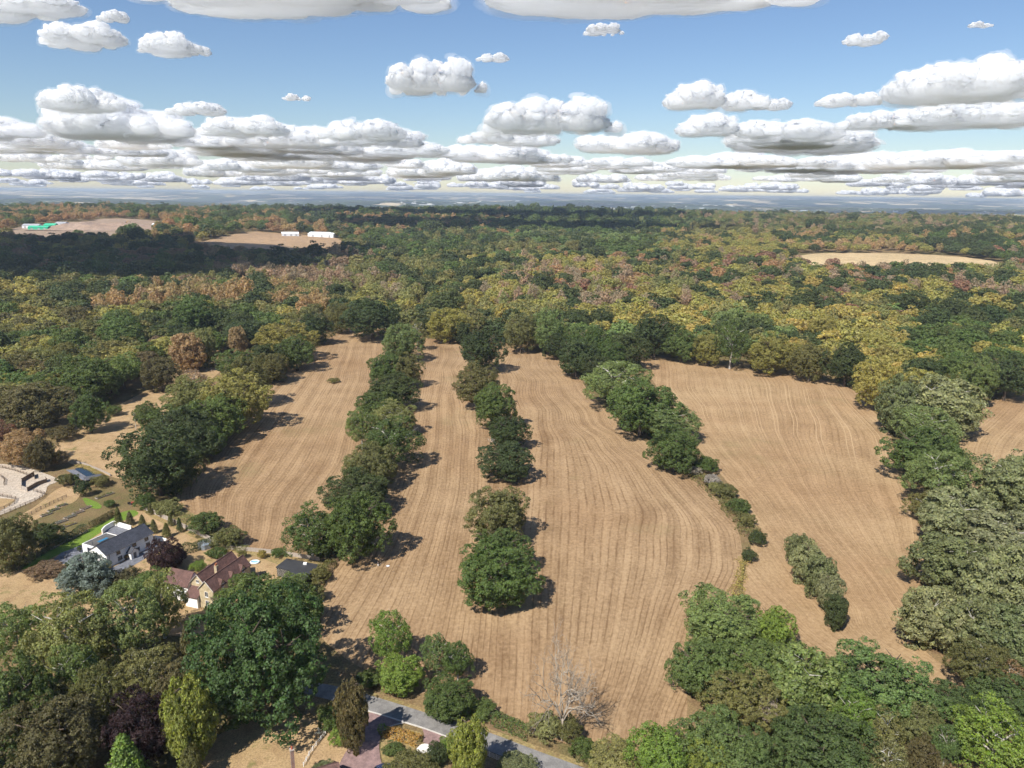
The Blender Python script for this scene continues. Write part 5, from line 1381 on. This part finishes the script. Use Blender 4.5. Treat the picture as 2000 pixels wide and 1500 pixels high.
def black_shed():
    P = [(-72, 215.4), (-61, 211.7), (-63.4, 201.7), (-68.2, 203.2), (-68.9, 207.9), (-73.7, 210)]
    o = empty('black_shed', (-67, 208, 0)); tag(o, 'black flat-roofed garden building with a pale front wall', 'shed')
    Q = [(x + 67, y - 208) for x, y in P]
    MB().prism(Q, 3.0, 'z', 0).build('wall', BLACKWOOD, o)
    cx, cyy = np.mean(Q, 0); R = [((x - cx) * 1.06 + cx, (y - cyy) * 1.06 + cyy) for x, y in Q]
    rf = MB().prism(R, .22, 'z', 3.0).build('roof', FELT, o)
    MB().box(1.2, 2.3, 3.6, 4.5, 3.22, 3.75).build('roof_vent', WHITEPAINT, rf)
    def panel(a, b, z0, z1, off, nm, mat, par):
        a, b = Vector((*a, 0)), Vector((*b, 0)); d = (b - a).normalized(); n = Vector((-d.y, d.x, 0)) * off
        return MB().slab([tuple((p + n * s) + Vector((0, 0, z1))) for p, s in ((a, 1), (b, 1), (b, 0), (a, 0))], z1 - z0).build(nm, mat, par)
    e, d_, c2 = Vector((*Q[4], 0)), Vector((*Q[5], 0)), Vector((*Q[3], 0))
    w = panel(Q[4], Q[5], 0, 2.95, -.06, 'front_wall', PALEWALL, o)
    k = d_.lerp(e, .58); k2 = d_.lerp(e, .95); panel(k2[:2], k[:2], .1, 2.4, -.1, 'glass_door', GLASS, w)
    w2 = panel(Q[3], Q[4], 0, 2.95, -.06, 'side_wall', PALEWALL, o)
    k = e.lerp(c2, .3); k2 = e.lerp(c2, .6); panel(k2[:2], k[:2], .9, 2.1, -.1, 'window', GLASS, w2)
    a, b = Vector((*Q[1], 0)), Vector((*Q[2], 0)); k = a.lerp(b, .35); k2 = a.lerp(b, .5); panel(k[:2], k2[:2], 1.0, 2.0, .09, 'window', GLASS, o)
black_shed()

# ------------------------------------------------------------------ fences
_FM = {}
def box_mesh(key, mat, *b):
    k = (key, mat.name) + tuple(round(v, 3) for v in b)
    if k not in _FM: _FM[k] = MB().box(*b).mesh(key, mat)
    return _FM[k]
def fence(px, label, h=1.25, gap=2.2, rails=3, mat=None, panel=False, post=.07, cat='fence', name='fence'):
    mat = mat or RAILWOOD
    L = [at(*p) for p in px]; o = empty(name, (L[0].x, L[0].y, 0)); tag(o, label, cat)
    pm = box_mesh('post', mat, -post, post, -post, post, -.1, h + .08)
    r = random.Random(len(label))
    for a, b in zip(L, L[1:]):
        d = b - a; d.z = 0; n = max(1, round(d.length / gap)); st = d / n; an = math.atan2(d.y, d.x)
        for i in range(n + 1):
            if i == n and b is not L[-1]: continue
            q = link('post', pm, o); q.location = a - L[0] + st * i; q.location.z = 0; q.rotation_euler = (r.gauss(0, .015), r.gauss(0, .015), an)
        s = st.length
        if panel:
            me = box_mesh('panel', mat, .06, round(s, 2) - .06, -.03, .03, .05, h)
            for i in range(n):
                q = link('panel', me, o); q.location = a - L[0] + st * i; q.location.z = r.uniform(-.04, .04); q.rotation_euler = (0, 0, an)
        else:
            for k in range(rails):
                z = h * (k + 1) / rails - .08; me = box_mesh('rail', mat, 0, round(d.length, 2), -.1, -.05, z - .06, z + .06)
                q = link('rail', me, o); q.location = a - L[0]; q.location.z = 0; q.rotation_euler = (0, 0, an)
    return o
fence([(0, 913), (30, 920), (64, 932)], 'upper rail fence of the horse yard')
fence([(-20, 1018), (0, 1008), (40, 991), (78, 975), (88, 966), (66, 960)], 'rail fence bending along the lower edge of the horse yard')
fence([(34, 1019), (80, 995), (130, 971)], 'straight rail fence between paddock grass and vegetable beds')
fence([(-20, 966), (32, 975), (28, 984), (-10, 1004)], 'rail fence around the small grass pen at the left edge')
fence([(0, 930), (10, 938), (8, 948)], 'short rail fence at the left edge of the yard')
fence([(279, 994), (330, 1018), (362, 1033), (424, 1063)], 'long weathered panel fence behind the clipped trees', 1.8, 1.85, mat=GREYWOOD, panel=True)
fence([(441, 1073), (500, 1078), (560, 1085), (624, 1096)], 'grey panel fence behind the stone house and black shed', 1.5, 1.85, mat=GREYWOOD, panel=True)
fence([(148, 905), (165, 908), (200, 922), (216, 930)], 'grey board fence behind the swimming pond', 1.1, 1.85, mat=GREYWOOD, panel=True)
fence([(593, 1497), (604, 1476), (618, 1456), (636, 1434)], 'white post fence along the parched front lawn', 1.0, 1.6, 2, WHITEPAINT, post=.06)
fence([(628, 1414), (642, 1410), (652, 1404)], 'small white garden gate by the hedge', 1.1, 1.2, 2, WHITEPAINT, post=.06, cat='gate', name='gate')
fence([(942, 1472), (984, 1490)], 'brown and white rail fence beside the golden-green cypress', 1.3, 1.6, 4, plain('bleached_rail', (.5, .40, .33), .9), post=.06)
def pen():
    A = at(43, 950); o = empty('loading_pen', A); tag(o, 'solid-sided timber pen standing in the horse yard', 'pen')
    pts = [(43, 942), (67, 928), (68, 936)], [(43, 942), (43, 956), (54, 960)], [(54, 960), (72, 949), (92, 942), (90, 938)]
    for L in pts:
        for a, b in zip(L, L[1:]):
            p, q = at(*a) - A, at(*b) - A; d = q - p; n = Vector((-d.y, d.x, 0)).normalized() * .06
            MB().slab([tuple(v + Vector((0, 0, 1.7))) for v in (p - n, q - n, q + n, p + n)], 1.7).build('side_panel', GREYWOOD if L is pts[1] else RAILWOOD, o)
            MB().box(p.x - .09, p.x + .09, p.y - .09, p.y + .09, 0, 1.9).build('post', RAILWOOD, o)
pen()
def pavilion():
    c = at(184, 944); o = empty('pavilion', c, .7); tag(o, 'black flat-roofed pavilion beside the swimming pond', 'pavilion')
    MB().box(-3.2, 3.2, -2.2, 2.2, 2.6, 2.85).build('roof', plain('pavilion_roof', (.09, .09, .1), .7, .15), o)
    for x, y in ((-3, -2), (3, -2), (3, 2), (-3, 2)): MB().box(x - .1, x + .1, y - .1, y + .1, 0, 2.6).build('post', BLACKWOOD, o)
    MB().box(-3, 3, 1.9, 2.0, 0, 2.6).build('back_wall', BLACKWOOD, o); MB().box(-3.0, -2.9, -1.9, 1.9, 0, 2.6).build('side_wall', GREYWOOD, o)
pavilion()
def greenhouse():
    c = at(401, 1069); o = empty('greenhouse', c, .35); tag(o, 'small glass greenhouse at the garden fence', 'greenhouse')
    gm, t, out = mat_new('greenhouse_glass'); b = t.new('ShaderNodeBsdfPrincipled'); b.inputs['Base Color'].default_value = (.35, .42, .5, 1); b.inputs['Roughness'].default_value = .08
    tp = t.new('ShaderNodeBsdfTransparent'); ms = t.new('ShaderNodeMixShader'); ms.inputs[0].default_value = .45
    t.l.new(tp.outputs[0], ms.inputs[1]); t.l.new(b.outputs[0], ms.inputs[2]); t.l.new(ms.outputs[0], out.inputs[0])
    P = [(2.4 * math.cos(a), 2.4 * math.sin(a)) for a in np.arange(8) * math.pi / 4]
    fr = MB()
    for i in range(8):
        a, b_ = P[i], P[(i + 1) % 8]
        fr.tube([(*a, 0), (*a, 1.7), (a[0] * .1, a[1] * .1, 2.9)], .05, 4); fr.tube([(*a, 1.7), (*b_, 1.7)], .05, 4); fr.tube([(*a, .08), (*b_, .08)], .06, 4)
    fr.build('frame', FRAME_GREY, o)
    for i in range(8):
        a, b_ = P[i], P[(i + 1) % 8]
        MB().add([(*a, .1), (*b_, .1), (*b_, 1.68), (*a, 1.68)], [(0, 1, 2, 3)]).build('wall_pane', gm, o)
        MB().add([(*a, 1.72), (*b_, 1.72), (b_[0] * .12, b_[1] * .12, 2.86), (a[0] * .12, a[1] * .12, 2.86)], [(0, 1, 2, 3)]).build('roof_pane', gm, o)
    MB().box(-1.4, 1.4, -.4, .4, .0, .8).build('bench', GREYWOOD, o)
greenhouse()
def paddling_pool():
    c = at(498, 1099); o = empty('paddling_pool', c); tag(o, 'light blue inflatable paddling pool on the parched lawn', 'pool')
    m = MB()
    ring = [(1.35 * math.cos(a), 1.0 * math.sin(a), .28) for a in np.linspace(0, 2 * math.pi, 25)]
    m.tube(ring, .28, 8).build('rim', plain('pool_vinyl', (.62, .74, .82), .35, .05), o, True)
    MB().prism([(1.2 * math.cos(a), .86 * math.sin(a)) for a in np.linspace(0, 2 * math.pi, 24, endpoint=False)], .25, 'z', 0).build('water', plain('pool_water', (.2, .42, .62), .08, .1), o)
paddling_pool()
# ------------------------------------------------------------------ vegetable beds
def bed(px, py, rz, ln, w, tint, label, k):
    o = empty('raised_bed', at(px, py), rz); tag(o, label, 'raised bed', 'raised vegetable beds')
    m = MB()
    for b in ((0, ln, -.08, 0), (0, ln, w, w + .08), (-.08, 0, -.08, w + .08), (ln, ln + .08, -.08, w + .08)): m.box(*b, 0, .4)
    m.build('frame', GREYWOOD, o); MB().box(0, ln, 0, w, 0, .3).build('soil', plain('bed_earth_%d' % k, (.12, .085, .06), .95), o)
    r = np.random.default_rng(k); n = int(ln * w * 26); P = np.column_stack([r.uniform(0, ln, n), r.uniform(0, w, n), .35 + .35 * r.random(n)])
    keep = hnoise(P[:, 0] + k * 9, P[:, 1], .9, k) > .38; P = P[keep]
    c = link('crop', leaf_mesh('crop', P, np.tile([0, 0, 1.0], (len(P), 1)), np.full(len(P), .14), 1, .6, r), o); c['tint'] = list(TINT[tint])
for i, (px, py, tn, lb) in enumerate([(82, 1010, 'sage', 'raised bed with pale netting green crop nearest the tall hedge'), (96, 1001, 'green', 'raised bed second along the rail fence'), (112, 992, 'ash', 'raised bed at the far end along the rail fence'),
                                      (112, 1024, 'blue', 'raised bed with bluish cabbages beside the hedge corner'), (128, 1015, 'blue', 'raised bed with cabbages in the middle of the plot'), (145, 1006, 'green', 'raised bed with leafy greens in the middle of the plot'),
                                      (160, 997, 'brown', 'nearly empty raised bed at the upper end of the plot'), (128, 1030, 'gold', 'raised bed of yellow flowers beside the lawn hedge'), (190, 975, 'olive', 'herb bed beside the grey path'), (205, 970, 'green', 'square planted bed near the big oak')]):
    bed(px, py, math.radians(58), 3.9, 1.5, tn, lb, i)
# ------------------------------------------------------------------ vehicles, people and small things
TYRE = plain('tyre_rubber', (.02, .02, .02), .8); ALLOY = plain('alloy', (.5, .5, .52), .35, .05, metal=.8)
def wheel(par, x, y, r, w):
    t = MB().tube([(x, y - w / 2, r), (x, y + w / 2, r)], r, 18).build('wheel', TYRE, par, False)
    MB().tube([(x, y - w / 2 - .01, r), (x, y + w / 2 + .01, r)], r * .6, 12).build('rim', ALLOY, t)
def car():
    o = empty('parked_car', at(748, 1507), math.radians(28)); tag(o, 'dark blue car parked at the end of the block-paved drive', 'car')
    paint = plain('blue_paint', (.012, .02, .06), .22, .05, spec=.8)
    # body lofted from cross sections along x
    secs = [(-2.15, .62, .5, .78), (-2.05, .78, .32, .95), (-1.3, .87, .24, 1.0), (0, .89, .22, .98), (1.0, .88, .24, .94), (1.75, .82, .28, .84), (2.1, .62, .42, .68)]
    V, F = [], []
    for x, w, z0, z1 in secs: V += [(x, -w * .9, z0), (x, -w, (z0 + z1) / 2), (x, -w * .93, z1), (x, w * .93, z1), (x, w, (z0 + z1) / 2), (x, w * .9, z0)]
    for i in range(len(secs) - 1): F += [(i * 6 + k, i * 6 + (k + 1) % 6, i * 6 + 6 + (k + 1) % 6, i * 6 + 6 + k) for k in range(6)]
    F += [tuple(range(6))[::-1], tuple(range((len(secs) - 1) * 6, len(secs) * 6))]
    body = MB().add(V, F).build('body', paint, o, False)
    cab = [(-1.75, .8, .96), (-1.2, .68, 1.42), (.35, .68, 1.44), (1.15, .8, .94)]
    V = []; F = []
    for x, w, z in cab: V += [(x, -w, z), (x, w, z)]
    for x, w, z in cab: V += [(x, -w, .93), (x, w, .93)]
    F = [(0, 1, 3, 2), (2, 3, 5, 4), (4, 5, 7, 6)]; F += [(0, 2, 4, 6), (1, 7, 5, 3)]
    MB().add(V, [(0, 1, 3, 2), (4, 5, 7, 6), (0, 2, 4, 6), (1, 7, 5, 3)]).build('window', glass('car_glass', (.015, .02, .025)), o)
    MB().slab([(-1.28, -.7, 1.45), (.42, -.7, 1.47), (.42, .7, 1.47), (-1.28, .7, 1.45)], .05).build('roof', paint, o)
    for x in (-1.35, 1.35):
        for y in (-.78, .78): wheel(o, x, y, .33, .22)
    for y in (-.55, .55): MB().box(2.0, 2.13, y - .18, y + .18, .58, .7).build('headlight', plain('lamp_glass', (.7, .7, .7), .1), o)
    for y in (-.95, .95): MB().box(.75, .95, y - .1, y + .1, .95, 1.08).build('mirror', paint, o)
car()
def mower():
    o = empty('ride_on_mower', at(258, 985), .3); tag(o, 'small red ride-on mower at the corner of the green lawn', 'mower')
    red = plain('red_paint', (.4, .03, .03), .35)
    MB().prism([(-.2, .45), (.9, .42), (.95, .7), (.5, .95), (-.2, .9)], .7, 'y', -.35).build('bonnet', red, o); MB().box(-.9, .2, -.4, .4, .35, .55).build('chassis', TYRE, o)
    MB().box(-.75, -.25, -.28, .28, .55, .72).build('seat', TYRE, o); MB().box(-.85, -.72, -.28, .28, .7, 1.15).build('backrest', TYRE, o)
    MB().tube([(.1, 0, .9), (-.1, 0, 1.15)], .03).build('steering_column', TYRE, o)
    for x, r in ((-.55, .32), (.65, .22)):
        for y in (-.45, .45): wheel(o, x, y, r, .18)
    MB().box(-1.5, -.92, -.4, .4, .35, .95).build('grass_box', TYRE, o)
mower()
def skin_mesh(name, verts, edges, rad, mat, par, lv=1):
    me = bpy.data.meshes.new(name); me.from_pydata(verts, edges, []); me.materials.append(mat)
    o = link(name, me, par); sk = o.modifiers.new('skin', 'SKIN')
    for v, r in zip(me.skin_vertices[0].data, rad): v.radius = (r, r) if not hasattr(r, '__len__') else r
    me.skin_vertices[0].data[0].use_root = True
    sb = o.modifiers.new('sub', 'SUBSURF'); sb.levels = lv; sb.render_levels = lv + 1; return o
def person():
    o = empty('person', at(738.5, 1106.5), math.radians(200)); tag(o, 'person in a dark top and white trousers standing beside the round pad', 'person')
    skin = plain('skin', (.5, .32, .23), .6, .05)
    V = [(0, 0, .93), (0, 0, 1.15), (0, -.01, 1.38), (0, -.01, 1.5), (0, -.03, 1.62), (0, -.03, 1.72),
         (.17, 0, 1.38), (.24, -.02, 1.12), (.2, -.2, .98), (.17, -.28, .99), (-.17, 0, 1.38), (-.24, -.02, 1.12), (-.2, -.2, .98), (-.17, -.28, .99),
         (.1, 0, .88), (.11, -.01, .48), (.11, .03, .1), (.12, -.13, .04), (-.1, 0, .88), (-.11, .01, .48), (-.11, .04, .1), (-.12, -.12, .04)]
    E = [(0, 1), (1, 2), (2, 3), (3, 4), (4, 5), (2, 6), (6, 7), (7, 8), (8, 9), (2, 10), (10, 11), (11, 12), (12, 13), (0, 14), (14, 15), (15, 16), (16, 17), (0, 18), (18, 19), (19, 20), (20, 21)]
    R = [(.16, .1), (.15, .1), (.16, .1), .055, .095, .085, .06, .045, .035, .035, .06, .045, .035, .035, .085, .058, .042, .035, .085, .058, .042, .035]
    skin_mesh('body', V, E, R, skin, o)
    k = [0, 1, 2, 6, 7, 8, 10, 11, 12]; ix = {a: i for i, a in enumerate(k)}
    skin_mesh('jacket', [V[i] for i in k], [(ix[a], ix[b]) for a, b in E if a in ix and b in ix], [(.19, .13), (.18, .125), (.185, .12), .075, .06, .05, .075, .06, .05], plain('dark_cloth', (.015, .015, .022), .9), o)
    k = [0, 14, 15, 16, 18, 19, 20]; ix = {a: i for i, a in enumerate(k)}
    skin_mesh('trousers', [V[i] for i in k], [(ix[a], ix[b]) for a, b in E if a in ix and b in ix], [(.18, .12), .105, .078, .065, .105, .078, .065], plain('white_cloth', (.8, .79, .77), .9), o)
    skin_mesh('hair', [(0, .0, 1.66), (0, .0, 1.74)], [(0, 1)], [.098, .08], plain('dark_hair', (.03, .02, .015), .8), o)
person()
pad = empty('landing_pad', at(757.5, 1105.5)); tag(pad, 'small round white pad with a grey rim lying in the stubble', 'pad')
circ = lambda r: [(r * math.cos(a), r * math.sin(a)) for a in np.linspace(0, 2 * math.pi, 24, endpoint=False)]
MB().prism(circ(.62), .03, 'z', .03).build('rim', plain('pad_rim', (.3, .3, .36), .8), pad); MB().prism(circ(.47), .02, 'z', .062).build('centre', WHITEPAINT, pad)

def pole(px, py, h, label, arm=1.2):
    o = empty('telegraph_pole', at(px, py)); tag(o, label, 'pole', 'poles')
    MB().tube([(0, 0, -.1), (0, 0, h)], [.17, .12], 8).build('shaft', RAILWOOD, o)
    if arm:
        a = MB().box(-arm, arm, -.07, .07, h - .6, h - .42).build('crossarm', RAILWOOD, o)
        for x in (-arm * .85, 0, arm * .85): MB().tube([(x, 0, h - .42), (x, 0, h - .2)], .06, 6).build('insulator', WHITEPAINT, a)
pole(668, 652, 11, 'wooden pole at the head of the brown field'); pole(530, 474, 17, 'pole standing in the far ploughed field'); pole(1350, 545, 26, 'pole with insulators rising out of the woods', 3)
# chimney and roof of a house just below the frame
def near_house():
    c = at(578, 1532); o = empty('brick_house', c, .45); tag(o, 'brick chimney and red roof edge of a house cut by the bottom edge', 'house')
    BR = brickish('red_brick', (.3, .13, .09), (.25, .1, .07), (.3, .26, .22), .24, .08, .9, .3, axes='xz')
    MB().prism([(-7, 0), (0, 0), (0, 2.4), (-3.5, 5.0), (-7, 2.4)], 9, 'x', -1.0).build('wall', BR, o); gable_roof(o, -1, 8, -7, 0, 2.5, 5.2, TILE, .3)
    ch = MB().box(-.6, .1, .05, .75, 0, 8.2).build('chimney', BR, o); MB().box(-.7, .2, -.05, .85, 8.2, 8.4).build('cap', GREYWOOD, ch)
    MB().tube([(-.25, .4, 8.4), (-.25, .4, 9.0)], [.2, .17], 8).build('chimney_pot', plain('red_pot', (.45, .13, .07), .8), ch)
near_house()
hedge('white_blossom', [(624, 1428), (637, 1432)], 1.6, 1.2, (.75, .74, .7), 'white flowering shrub at the end of the white fence', seed=41, dens=16, leaf=.15, cat='shrub')
# patio furniture
def patio_set():
    c = at(128, 1088); M_ = FRAME_GREY
    o = empty('patio_table', c, .4); tag(o, 'dark round table on the slate patio', 'table')
    MB().prism(circ(.8), .05, 'z', .72).build('top', M_, o); MB().tube([(0, 0, 0), (0, 0, .72)], .06).build('leg', M_, o)
    for i in range(4):
        a = i * math.pi / 2 + .5; q = empty('patio_chair', c + Vector((1.25 * math.cos(a), 1.25 * math.sin(a), 0)), a + math.pi / 2)
        tag(q, 'dark chair on the %s side of the round patio table' % ['field', 'lawn', 'cedar', 'house'][i], 'chair', 'patio chairs')
        MB().box(-.25, .25, -.25, .25, .42, .48).build('seat', M_, q); MB().box(-.25, .25, -.27, -.21, .48, .95).build('backrest', M_, q)
        for x, y in ((-.22, -.22), (.22, -.22), (.22, .22), (-.22, .22)): MB().box(x - .03, x + .03, y - .03, y + .03, 0, .42).build('leg', M_, q)
patio_set()
for i, (px, py, lb) in enumerate([(156, 1078, 'dark clipped ball in a pot by the sliding doors'), (247, 1093, 'small potted plant beside the white porch')]):
    o = empty('potted_plant', at(px, py)); tag(o, lb, 'potted plant')
    MB().tube([(0, 0, 0), (0, 0, .6)], [.28, .38], 10).build('pot', FRAME_GREY, o)
    c = link('foliage', CROWN['shrub'][0], o); c.location = (0, 0, 1.1); c.scale = (.75, .75, .75); c['tint'] = list(TINT['dark' if i == 0 else 'brown'])
# log lying at the field corner
lg = empty('fallen_branch', at(478, 1066), .5); tag(lg, 'bleached fallen branch lying by the fence', 'branch')
MB().tube([(-1.8, 0, .2), (-.4, .1, .35), (1.9, -.1, .2)], [.18, .15, .06], 6).tube([(-.2, .1, .35), (.6, .8, .7)], [.1, .04], 5).build('wood', PALE_BARK, lg)

# ------------------------------------------------------------------ far buildings
METALWHITE = plain('white_sheeting', (.72, .74, .76), .5, .06, .2); GREENSHED = plain('green_sheeting', (.05, .42, .25), .6, .15, .2); SHEDGREY = plain('grey_sheeting', (.35, .36, .38), .6, .1, .2)
def barn(px, py, w_px, h, d, rm, wm, label, rz=0.0, cat='barn', name='barn'):
    c = at(px, py); s = FPX / (c - Vector((0, 0, CAM_H))).length; L = w_px / s
    o = empty(name, c, rz); tag(o, label, cat)
    MB().prism([(-d / 2, -2), (d / 2, -2), (d / 2, h * .68), (0, h), (-d / 2, h * .68)], L, 'x', -L / 2).build('wall', wm, o)
    gable_roof(o, -L / 2, L / 2, -d / 2, d / 2, h * .7, h * 1.04, rm, .5, .3)
    for k in (-.3, .05, .35): MB().box(L * k - 2.2, L * k + 2.2, -d / 2 - .2, -d / 2 + .05, -1, h * .5).build('door', SHEDGREY, o)
barn(567, 461, 30, 9, 22, METALWHITE, METALWHITE, 'pale barn left of the two far off beyond the ploughed field', .3)
barn(632, 463, 52, 11, 28, METALWHITE, METALWHITE, 'long white barn on the right beyond the ploughed field', -.25)
barn(64, 446, 26, 10, 18, SHEDGREY, METALWHITE, 'grey and white shed at the left end of the works yard', 0, 'shed', 'shed')
barn(78, 449, 30, 9, 18, GREENSHED, GREENSHED, 'dark green shed in the works yard far left', .1, 'shed', 'shed')
barn(101, 446, 18, 11, 18, GREENSHED, GREENSHED, 'light green shed at the right of the works yard', 0, 'shed', 'shed')
barn(122, 440, 16, 8, 18, SHEDGREY, METALWHITE, 'small white shed behind the works yard', 0, 'shed', 'shed')
barn(305, 443, 10, 8, 14, METALWHITE, METALWHITE, 'white cabin at the right end of the spoil heap', 0, 'shed', 'shed')
barn(1583, 412, 36, 12, 20, METALWHITE, METALWHITE, 'long white building far off above the right woods', 0, 'building', 'far_building')
barn(1370, 408, 8, 16, 16, METALWHITE, METALWHITE, 'tiny white house far off above the middle woods', 0, 'building', 'far_building')
barn(1546, 487, 9, 9, 12, METALWHITE, METALWHITE, 'white-roofed barn at the left end of the far pale field', 0, 'barn', 'barn')
barn(672, 489, 16, 8, 10, plain('brown_roof', (.16, .12, .11), .8), PALEWALL, 'brown-roofed cottage hidden in trees right of the ploughed field', .3, 'cottage', 'cottage')
def heap():
    c = at(200, 446); r = np.random.default_rng(4); n = 40; gx, gy = np.meshgrid(np.linspace(-1, 1, n), np.linspace(-1, 1, n)); q = np.hypot(gx, gy)
    h = np.clip(1 - q ** 2, 0, 1) ** .8 * (3 + 15 * hnoise(gx * 100, gy * 100, 34, 4) + 5 * hnoise(gx * 100, gy * 100, 13, 5)) - 1.5
    V = np.column_stack([gx.ravel() * 135, gy.ravel() * 80, h.ravel()]); i = np.arange(n * n).reshape(n, n)
    F = np.stack([i[:-1, :-1].ravel(), i[:-1, 1:].ravel(), i[1:, 1:].ravel(), i[1:, :-1].ravel()], 1)
    o = link('spoil_heap', mesh_np('spoil_heap', V, F, ground_material('spoil', [(.34, .25, .19), (.28, .2, .15), (.22, .17, .14)], .08, detail_scale=.5), True)); o.location = c; tag(o, 'long heap of bare earth in the works yard far left', 'spoil heap')
    e = empty('excavator', at(246, 446), .5); tag(e, 'yellow excavator working on the spoil heap', 'excavator'); YE = plain('machine_yellow', (.6, .32, .03), .4)
    e.location.z += 9; e.scale = (1.6, 1.6, 1.6)
    MB().box(-2, 2, -1.4, -.8, 0, .9).build('track', TYRE, e); MB().box(-2, 2, .8, 1.4, 0, .9).build('track', TYRE, e)
    MB().box(-1.9, 1.4, -1.2, 1.2, 1, 2.3).build('body', YE, e); MB().box(.2, 1.5, -1.2, -.1, 2.3, 3.4).build('cab', GLASS, e)
    a = MB().tube([(1.2, .3, 1.8), (3.6, .3, 5.2), (6.2, .3, 4.4)], [.35, .3, .22], 6).build('arm', YE, e); MB().prism([(5.9, 2.6), (6.9, 2.8), (6.6, 3.9), (6.1, 4.3)], 1.0, 'y', -.2).build('bucket', TYRE, a)
heap()
for i, b in enumerate([(229, 393, 240, 411), (239, 396, 247, 411), (246, 398, 254, 412), (252, 399, 260, 413), (259, 399, 268, 413)]):
    hero(b, 'column', 'pine', 'dark poplar in the short row on the far left skyline, number %s from the left' % ['one', 'two', 'three', 'four', 'five'][i], 'poplars on the far left skyline', name='poplar_tree')
def specks():
    r = np.random.default_rng(15); m = MB()
    for _ in range(1500):
        q = math.sqrt(r.uniform(5500 ** 2, 17000 ** 2)); a = r.uniform(-.66, .66); x, y = q * math.sin(a), q * math.cos(a)
        if hnoise(x, y, 1300, 2) < .5: continue
        z = float(gz(x, y)); w, d, h = r.uniform(12, 110), r.uniform(10, 40), r.uniform(8, 22)
        m.box(x - w / 2, x + w / 2, y - d / 2, y + d / 2, z - 2, z + h)
    tag(m.build('far_town', plain('pale_walls', (.8, .77, .72), .8, .12, .002)), 'pale specks of houses and sheds on the hazy plain', 'town', kind='stuff')
specks()
